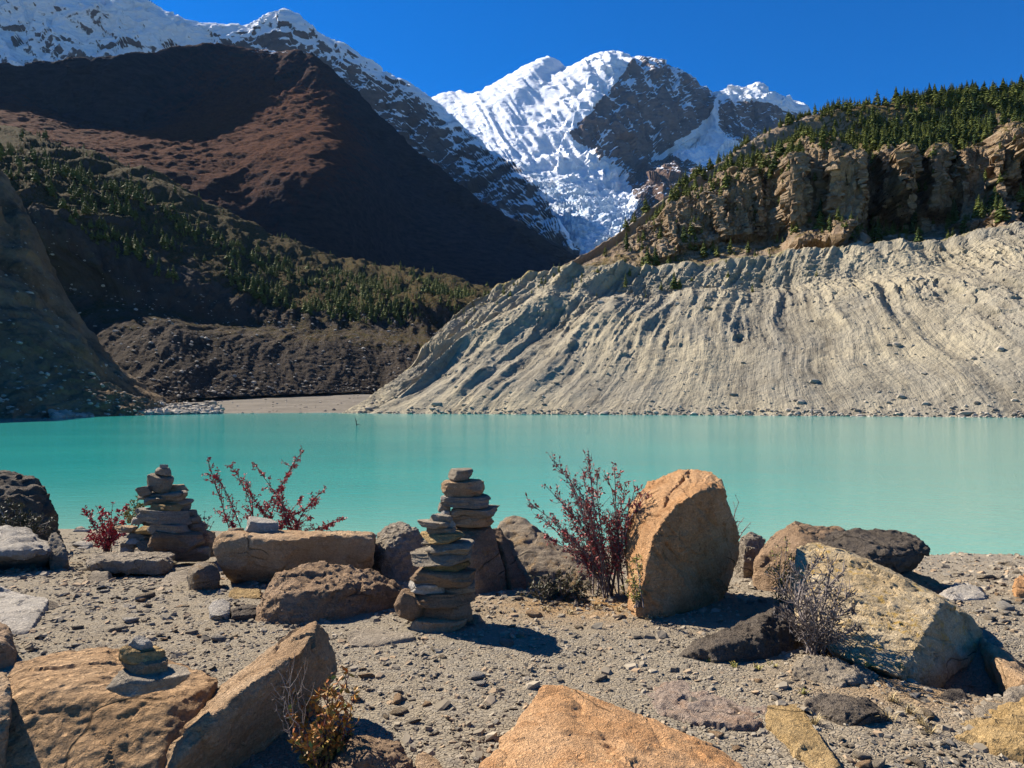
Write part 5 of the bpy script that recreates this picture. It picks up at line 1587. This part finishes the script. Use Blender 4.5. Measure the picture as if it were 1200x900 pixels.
def shrub(label, base, tips, Y, wood, leaf, seed, twigs=10, leafn=6, leaf_px=5, rad_px=1.3, spread=0.14, cat='shrub', sub=0.32, bare=0.0, curl=0.05, foot=0.04):
    """stems grow from the root to measured branch tips, each carrying side twigs and small leaves"""
    r = np.random.RandomState(seed)
    root = at(base[0], base[1], Y)
    px = Y / F
    B, Lf = Bag(), Bag()
    for tp in tips:
        yo = r.uniform(-spread, spread) * 2
        tip = at(tp[0], tp[1], Y + yo) - root
        st = np.array([r.uniform(-foot, foot) + 0.25 * foot / 0.3 * np.sign(tip[0]) * abs(tip[0]) * (foot > .1), r.uniform(-foot, foot), -0.03])
        n = 9
        t = np.linspace(0, 1, n)[:, None]
        ctrl = (st + tip) / 2 + np.array([-(tip[0]) * 0.22, 0, np.linalg.norm(tip) * 0.06]) + r.normal(0, curl, 3) * np.linalg.norm(tip)
        path = (1 - t) ** 2 * st + 2 * t * (1 - t) * ctrl + t * t * tip
        path[1:-1] += r.normal(0, 0.004, (n - 2, 3))
        B.add(*tube(path, rad_px * px, rad_px * 0.35 * px), a=r.rand())
        Ls = np.linalg.norm(tip)
        for k in range(twigs):
            f = r.uniform(0.22, 1.0)
            i = min(int(f * (n - 1)), n - 2)
            p = path[i] + (path[i + 1] - path[i]) * (f * (n - 1) - i)
            dd = path[i + 1] - path[i]
            dd /= np.linalg.norm(dd)
            v = dd * 0.75 + r.normal(0, 0.55, 3)
            v /= np.linalg.norm(v)
            L = Ls * sub * r.uniform(0.25, 1.0) * (1.15 - 0.75 * f)
            q = np.array([p, p + v * L * .5 + r.normal(0, .05, 3) * L, p + v * L + np.array([0, 0, L * .15])])
            B.add(*tube(q, rad_px * 0.5 * px, rad_px * 0.22 * px, 3), a=r.rand())
            for j in range(leafn):
                if r.rand() < bare:
                    continue
                g = r.uniform(0.15, 1.05)
                pp = q[0] + (q[2] - q[0]) * g
                V, Fc = leafquad(pp, v * .3 + r.normal(0, .8, 3), leaf_px * px * r.uniform(.6, 1.3), leaf_px * px * r.uniform(.35, .6), r)
                Lf.add(V, Fc, r.rand())
        for j in range(int(leafn * 1.5)):
            if r.rand() < bare:
                continue
            f = r.uniform(0.3, 1.0)
            i = min(int(f * (n - 1)), n - 2)
            p = path[i] + (path[i + 1] - path[i]) * (f * (n - 1) - i)
            V, Fc = leafquad(p, r.normal(0, 1, 3), leaf_px * px * r.uniform(.6, 1.2), leaf_px * px * .5, r)
            Lf.add(V, Fc, r.rand())
    e = bpy.data.objects.new(cat.replace(' ', '_'), None)
    COL.objects.link(e)
    e.empty_display_size = 0.1
    e.location = tuple(root)
    tag(e, label, cat)
    link('branches', B.mesh('branches'), wood, e)
    if Lf.v:
        link('leaves', Lf.mesh('leaves', False), leaf, e)
    return e


shrub('bushy red leaved shrub between the dark boulder and the broad cairn', (126, 645), [(98, 596), (104, 610), (112, 592), (122, 600), (132, 592), (140, 600), (148, 592), (146, 612), (108, 625), (134, 618), (120, 618), (142, 626), (100, 630), (128, 608)], 8.4, TWIGRED, RED, 1, twigs=11, leafn=7, leaf_px=4.2, rad_px=0.8)
shrub('red barberry shrub with long upright sprays behind the long tan block', (322, 634), [(243, 538), (252, 556), (297, 541), (272, 548), (288, 562), (357, 527), (345, 548), (330, 570), (383, 572), (372, 588), (405, 608), (392, 616), (262, 605), (310, 590), (352, 585), (340, 600), (298, 585), (366, 606), (322, 588), (280, 600)], 7.6, TWIGRED, RED, 2, twigs=24, leafn=9, leaf_px=3.5, rad_px=0.95, sub=0.2, foot=0.3, bare=0.15)
shrub('large twiggy shrub with dull red leaves leaning on the tall orange boulder', (716, 694), [(618, 588), (628, 603), (650, 541), (640, 570), (664, 556), (676, 566), (690, 533), (684, 556), (700, 552), (712, 560), (720, 549), (733, 566), (744, 572), (757, 576), (735, 590), (655, 585), (668, 600), (690, 590), (648, 612), (705, 600), (725, 600), (662, 625), (640, 628), (748, 595), (695, 575), (676, 620), (715, 625), (768, 588)], 6.0, TWIGGREY, DULLRED, 3, twigs=40, leafn=7, leaf_px=4.2, rad_px=1.0, bare=0.35, sub=0.24, foot=0.14, curl=0.07)
shrub('grey leafless tangled shrub growing against the pale lichen boulder', (955, 762), [(905, 690), (915, 675), (930, 668), (945, 662), (960, 655), (975, 660), (990, 668), (1002, 690), (1004, 715), (998, 740), (985, 690), (965, 680), (940, 690), (920, 710), (950, 705), (975, 715), (990, 730), (908, 720), (930, 730), (965, 735), (1000, 758), (985, 762), (1010, 735)], 4.35, TWIGGREY, GREYL, 4, twigs=34, leafn=3, leaf_px=5, rad_px=1.5, bare=0.5, sub=0.42, curl=0.16)
shrub('small yellow green leafy shrub in front of the brown boulder', (915, 715), [(902, 665), (908, 650), (916, 640), (922, 634), (928, 650), (912, 670), (922, 675), (904, 690), (930, 668)], 5.6, TWIGGREY, GREENY, 5, twigs=10, leafn=5, leaf_px=4, rad_px=0.8)
shrub('yellow and red leaved low shrub in the shade of the leaning tan boulder', (380, 905), [(345, 815), (338, 835), (350, 845), (362, 820), (374, 812), (385, 805), (396, 800), (410, 789), (416, 812), (405, 830), (420, 845), (392, 840), (372, 845), (360, 862), (342, 868), (412, 862), (400, 872), (352, 880)], 2.95, TWIGRED, YELLOW, 6, twigs=11, leafn=6, leaf_px=9, rad_px=1.3, sub=0.3, bare=.2)
shrub('dry olive clump at the foot of the grey and ochre boulder', (655, 706), [(618, 694), (625, 684), (635, 678), (645, 674), (655, 672), (666, 676), (678, 682), (690, 690), (698, 698), (640, 690), (660, 690), (675, 696), (630, 700)], 5.85, TWIGGREY, OLIVE, 7, twigs=16, leafn=6, leaf_px=5, rad_px=0.9, sub=.5)
shrub('yellowing weeds growing at the foot of the tall orange boulder', (748, 706), [(738, 660), (745, 650), (752, 655), (760, 662), (742, 675), (756, 672), (735, 680), (764, 680), (728, 690), (750, 685)], 5.08, TWIGGREY, GREENY, 8, twigs=10, leafn=5, leaf_px=4, rad_px=0.8, sub=.35)
shrub('yellow green weed behind the broad cairn', (158, 616), [(148, 600), (150, 592), (156, 586), (162, 584), (168, 590), (152, 606), (165, 600)], 8.9, TWIGGREY, GREENY, 9, twigs=12, leafn=7, leaf_px=3.6, rad_px=.6)
shrub('dark matted cushion plant on the dark craggy boulder', (25, 632), [(-10, 600), (0, 595), (12, 588), (24, 592), (36, 600), (48, 604), (58, 612), (66, 620), (10, 605), (30, 610), (45, 616), (-12, 615)], 8.75, TWIGGREY, OLIVE, 10, twigs=16, leafn=7, leaf_px=4, rad_px=.8, sub=.4)
shrub('thin bare twigs sticking out behind the tall orange boulder', (858, 640), [(866, 588), (872, 606), (880, 612), (862, 612), (868, 620)], 6.9, TWIGGREY, GREYL, 11, twigs=6, leafn=2, leaf_px=3, rad_px=.9, bare=.5)
shrub('fine bare twigs hanging over the shaded face of the leaning tan boulder', (352, 860), [(318, 800), (325, 785), (334, 778), (345, 772), (358, 770), (330, 815), (345, 800), (322, 830)], 2.92, TWIGGREY, GREYL, 12, twigs=8, leafn=1, leaf_px=4, rad_px=0.8, bare=.8)
shrub('tiny pale weed rising at the water behind the long tan block', (238, 640), [(232, 602), (240, 598), (246, 604), (250, 612), (236, 612)], 8.2, TWIGGREY, GREYL, 13, twigs=8, leafn=3, leaf_px=3, rad_px=.6)


def tufts(label, spots, seed, mat, hpx=16, blades=34):
    r = np.random.RandomState(seed)
    for (cx, cy, w) in spots:
        Y = ground_hit(cx, cy)
        B = Bag()
        px = Y / F
        for k in range(blades):
            x0 = r.normal(0, w * .1) * px
            y0 = r.normal(0, w * .1) * px
            a = r.uniform(0, 6.28)
            L = hpx * px * r.uniform(.5, 1.2)
            lean = r.uniform(.2, 1.1)
            dv = np.array([math.cos(a) * lean, math.sin(a) * lean, 1.0])
            dv /= np.linalg.norm(dv)
            p0 = np.array([x0, y0, -0.01])
            p1 = p0 + dv * L * .55
            p2 = p1 + (dv + np.array([0, 0, -0.7])) * L * .45
            s = np.array([-math.sin(a), math.cos(a), 0]) * px * .7
            V = np.array([p0 - s, p0 + s, p1 + s * .7, p1 - s * .7, p2])
            B.add(V, np.array([[0, 1, 2, 3], [3, 2, 4, 4]])[:1], r.rand())
            B.add(np.array([p1 - s * .7, p1 + s * .7, p2 + s * .1, p2 - s * .1]), np.array([[0, 1, 2, 3]]), r.rand())
        x = (cx - CX) / F * Y
        o = link('grass_tuft', B.mesh('grass_tuft', False), mat, None, (x, Y, gz(x, Y)))
        tag(o, label, 'grass tuft', label.split(' on ')[0])


tufts('dry straw tuft on the gravel at the foot of the lichen boulder', [(1045, 825, 22), (1065, 838, 22), (1080, 850, 18), (1040, 845, 18), (955, 850, 12), (1090, 862, 14)], 1, STRAW, 22)
tufts('short dry grass tuft on the gravel in front of the twiggy shrub', [(700, 712, 20), (725, 716, 18), (680, 706, 18), (640, 716, 18), (668, 718, 14), (760, 728, 14), (610, 700, 16)], 2, STRAW, 11, 26)
tufts('thin olive grass tuft on the gravel by the low dark rock', [(832, 775, 14), (860, 782, 16), (888, 784, 14), (905, 782, 14), (942, 815, 12)], 3, GREENY, 12, 22)


def stick():
    c = at(418, 499, 130.0)
    c[2] = LAKE
    B = Bag()
    B.add(*tube(np.array([(0, 0, -.5), (-.1, 0, .6), (-.3, 0, 1.5)]), .12, .05))
    B.add(*tube(np.array([(-.05, 0, .2), (.35, 0, .25), (.6, .1, .15)]), .1, .04))
    B.add(*tube(np.array([(-.1, 0, .6), (.1, 0, 1.0)]), .07, .03))
    o = link('driftwood', B.mesh('driftwood'), TWIGRED, None, tuple(c))
    tag(o, 'dark driftwood branch sticking out of the lake', 'driftwood')


stick()


# ------------------------------------------------------------------ thin mountain haze
def haze():
    x0, x1, y0, y1, z0, z1 = -8500, 8500, -600, 9600, -10, 3600
    V = [(x0, y0, z0), (x1, y0, z0), (x1, y1, z0), (x0, y1, z0), (x0, y0, z1), (x1, y0, z1), (x1, y1, z1), (x0, y1, z1)]
    Fc = [(0, 3, 2, 1), (4, 5, 6, 7), (0, 1, 5, 4), (1, 2, 6, 5), (2, 3, 7, 6), (3, 0, 4, 7)]
    t = NT('thin_blue_air')
    v = t.n('VolumePrincipled', None, Color=(0.25, 0.52, 1.0, 1.0), Density=HAZE)
    t.t.links.new(v.outputs[0], t.out.inputs['Volume'])
    o = link('haze', mesh_from('haze', np.array(V), np.array(Fc), smooth=False), t.m)
    tag(o, 'thin bluish mountain air over the whole valley', 'haze', kind='stuff')


HAZE = 0.75e-5
haze()
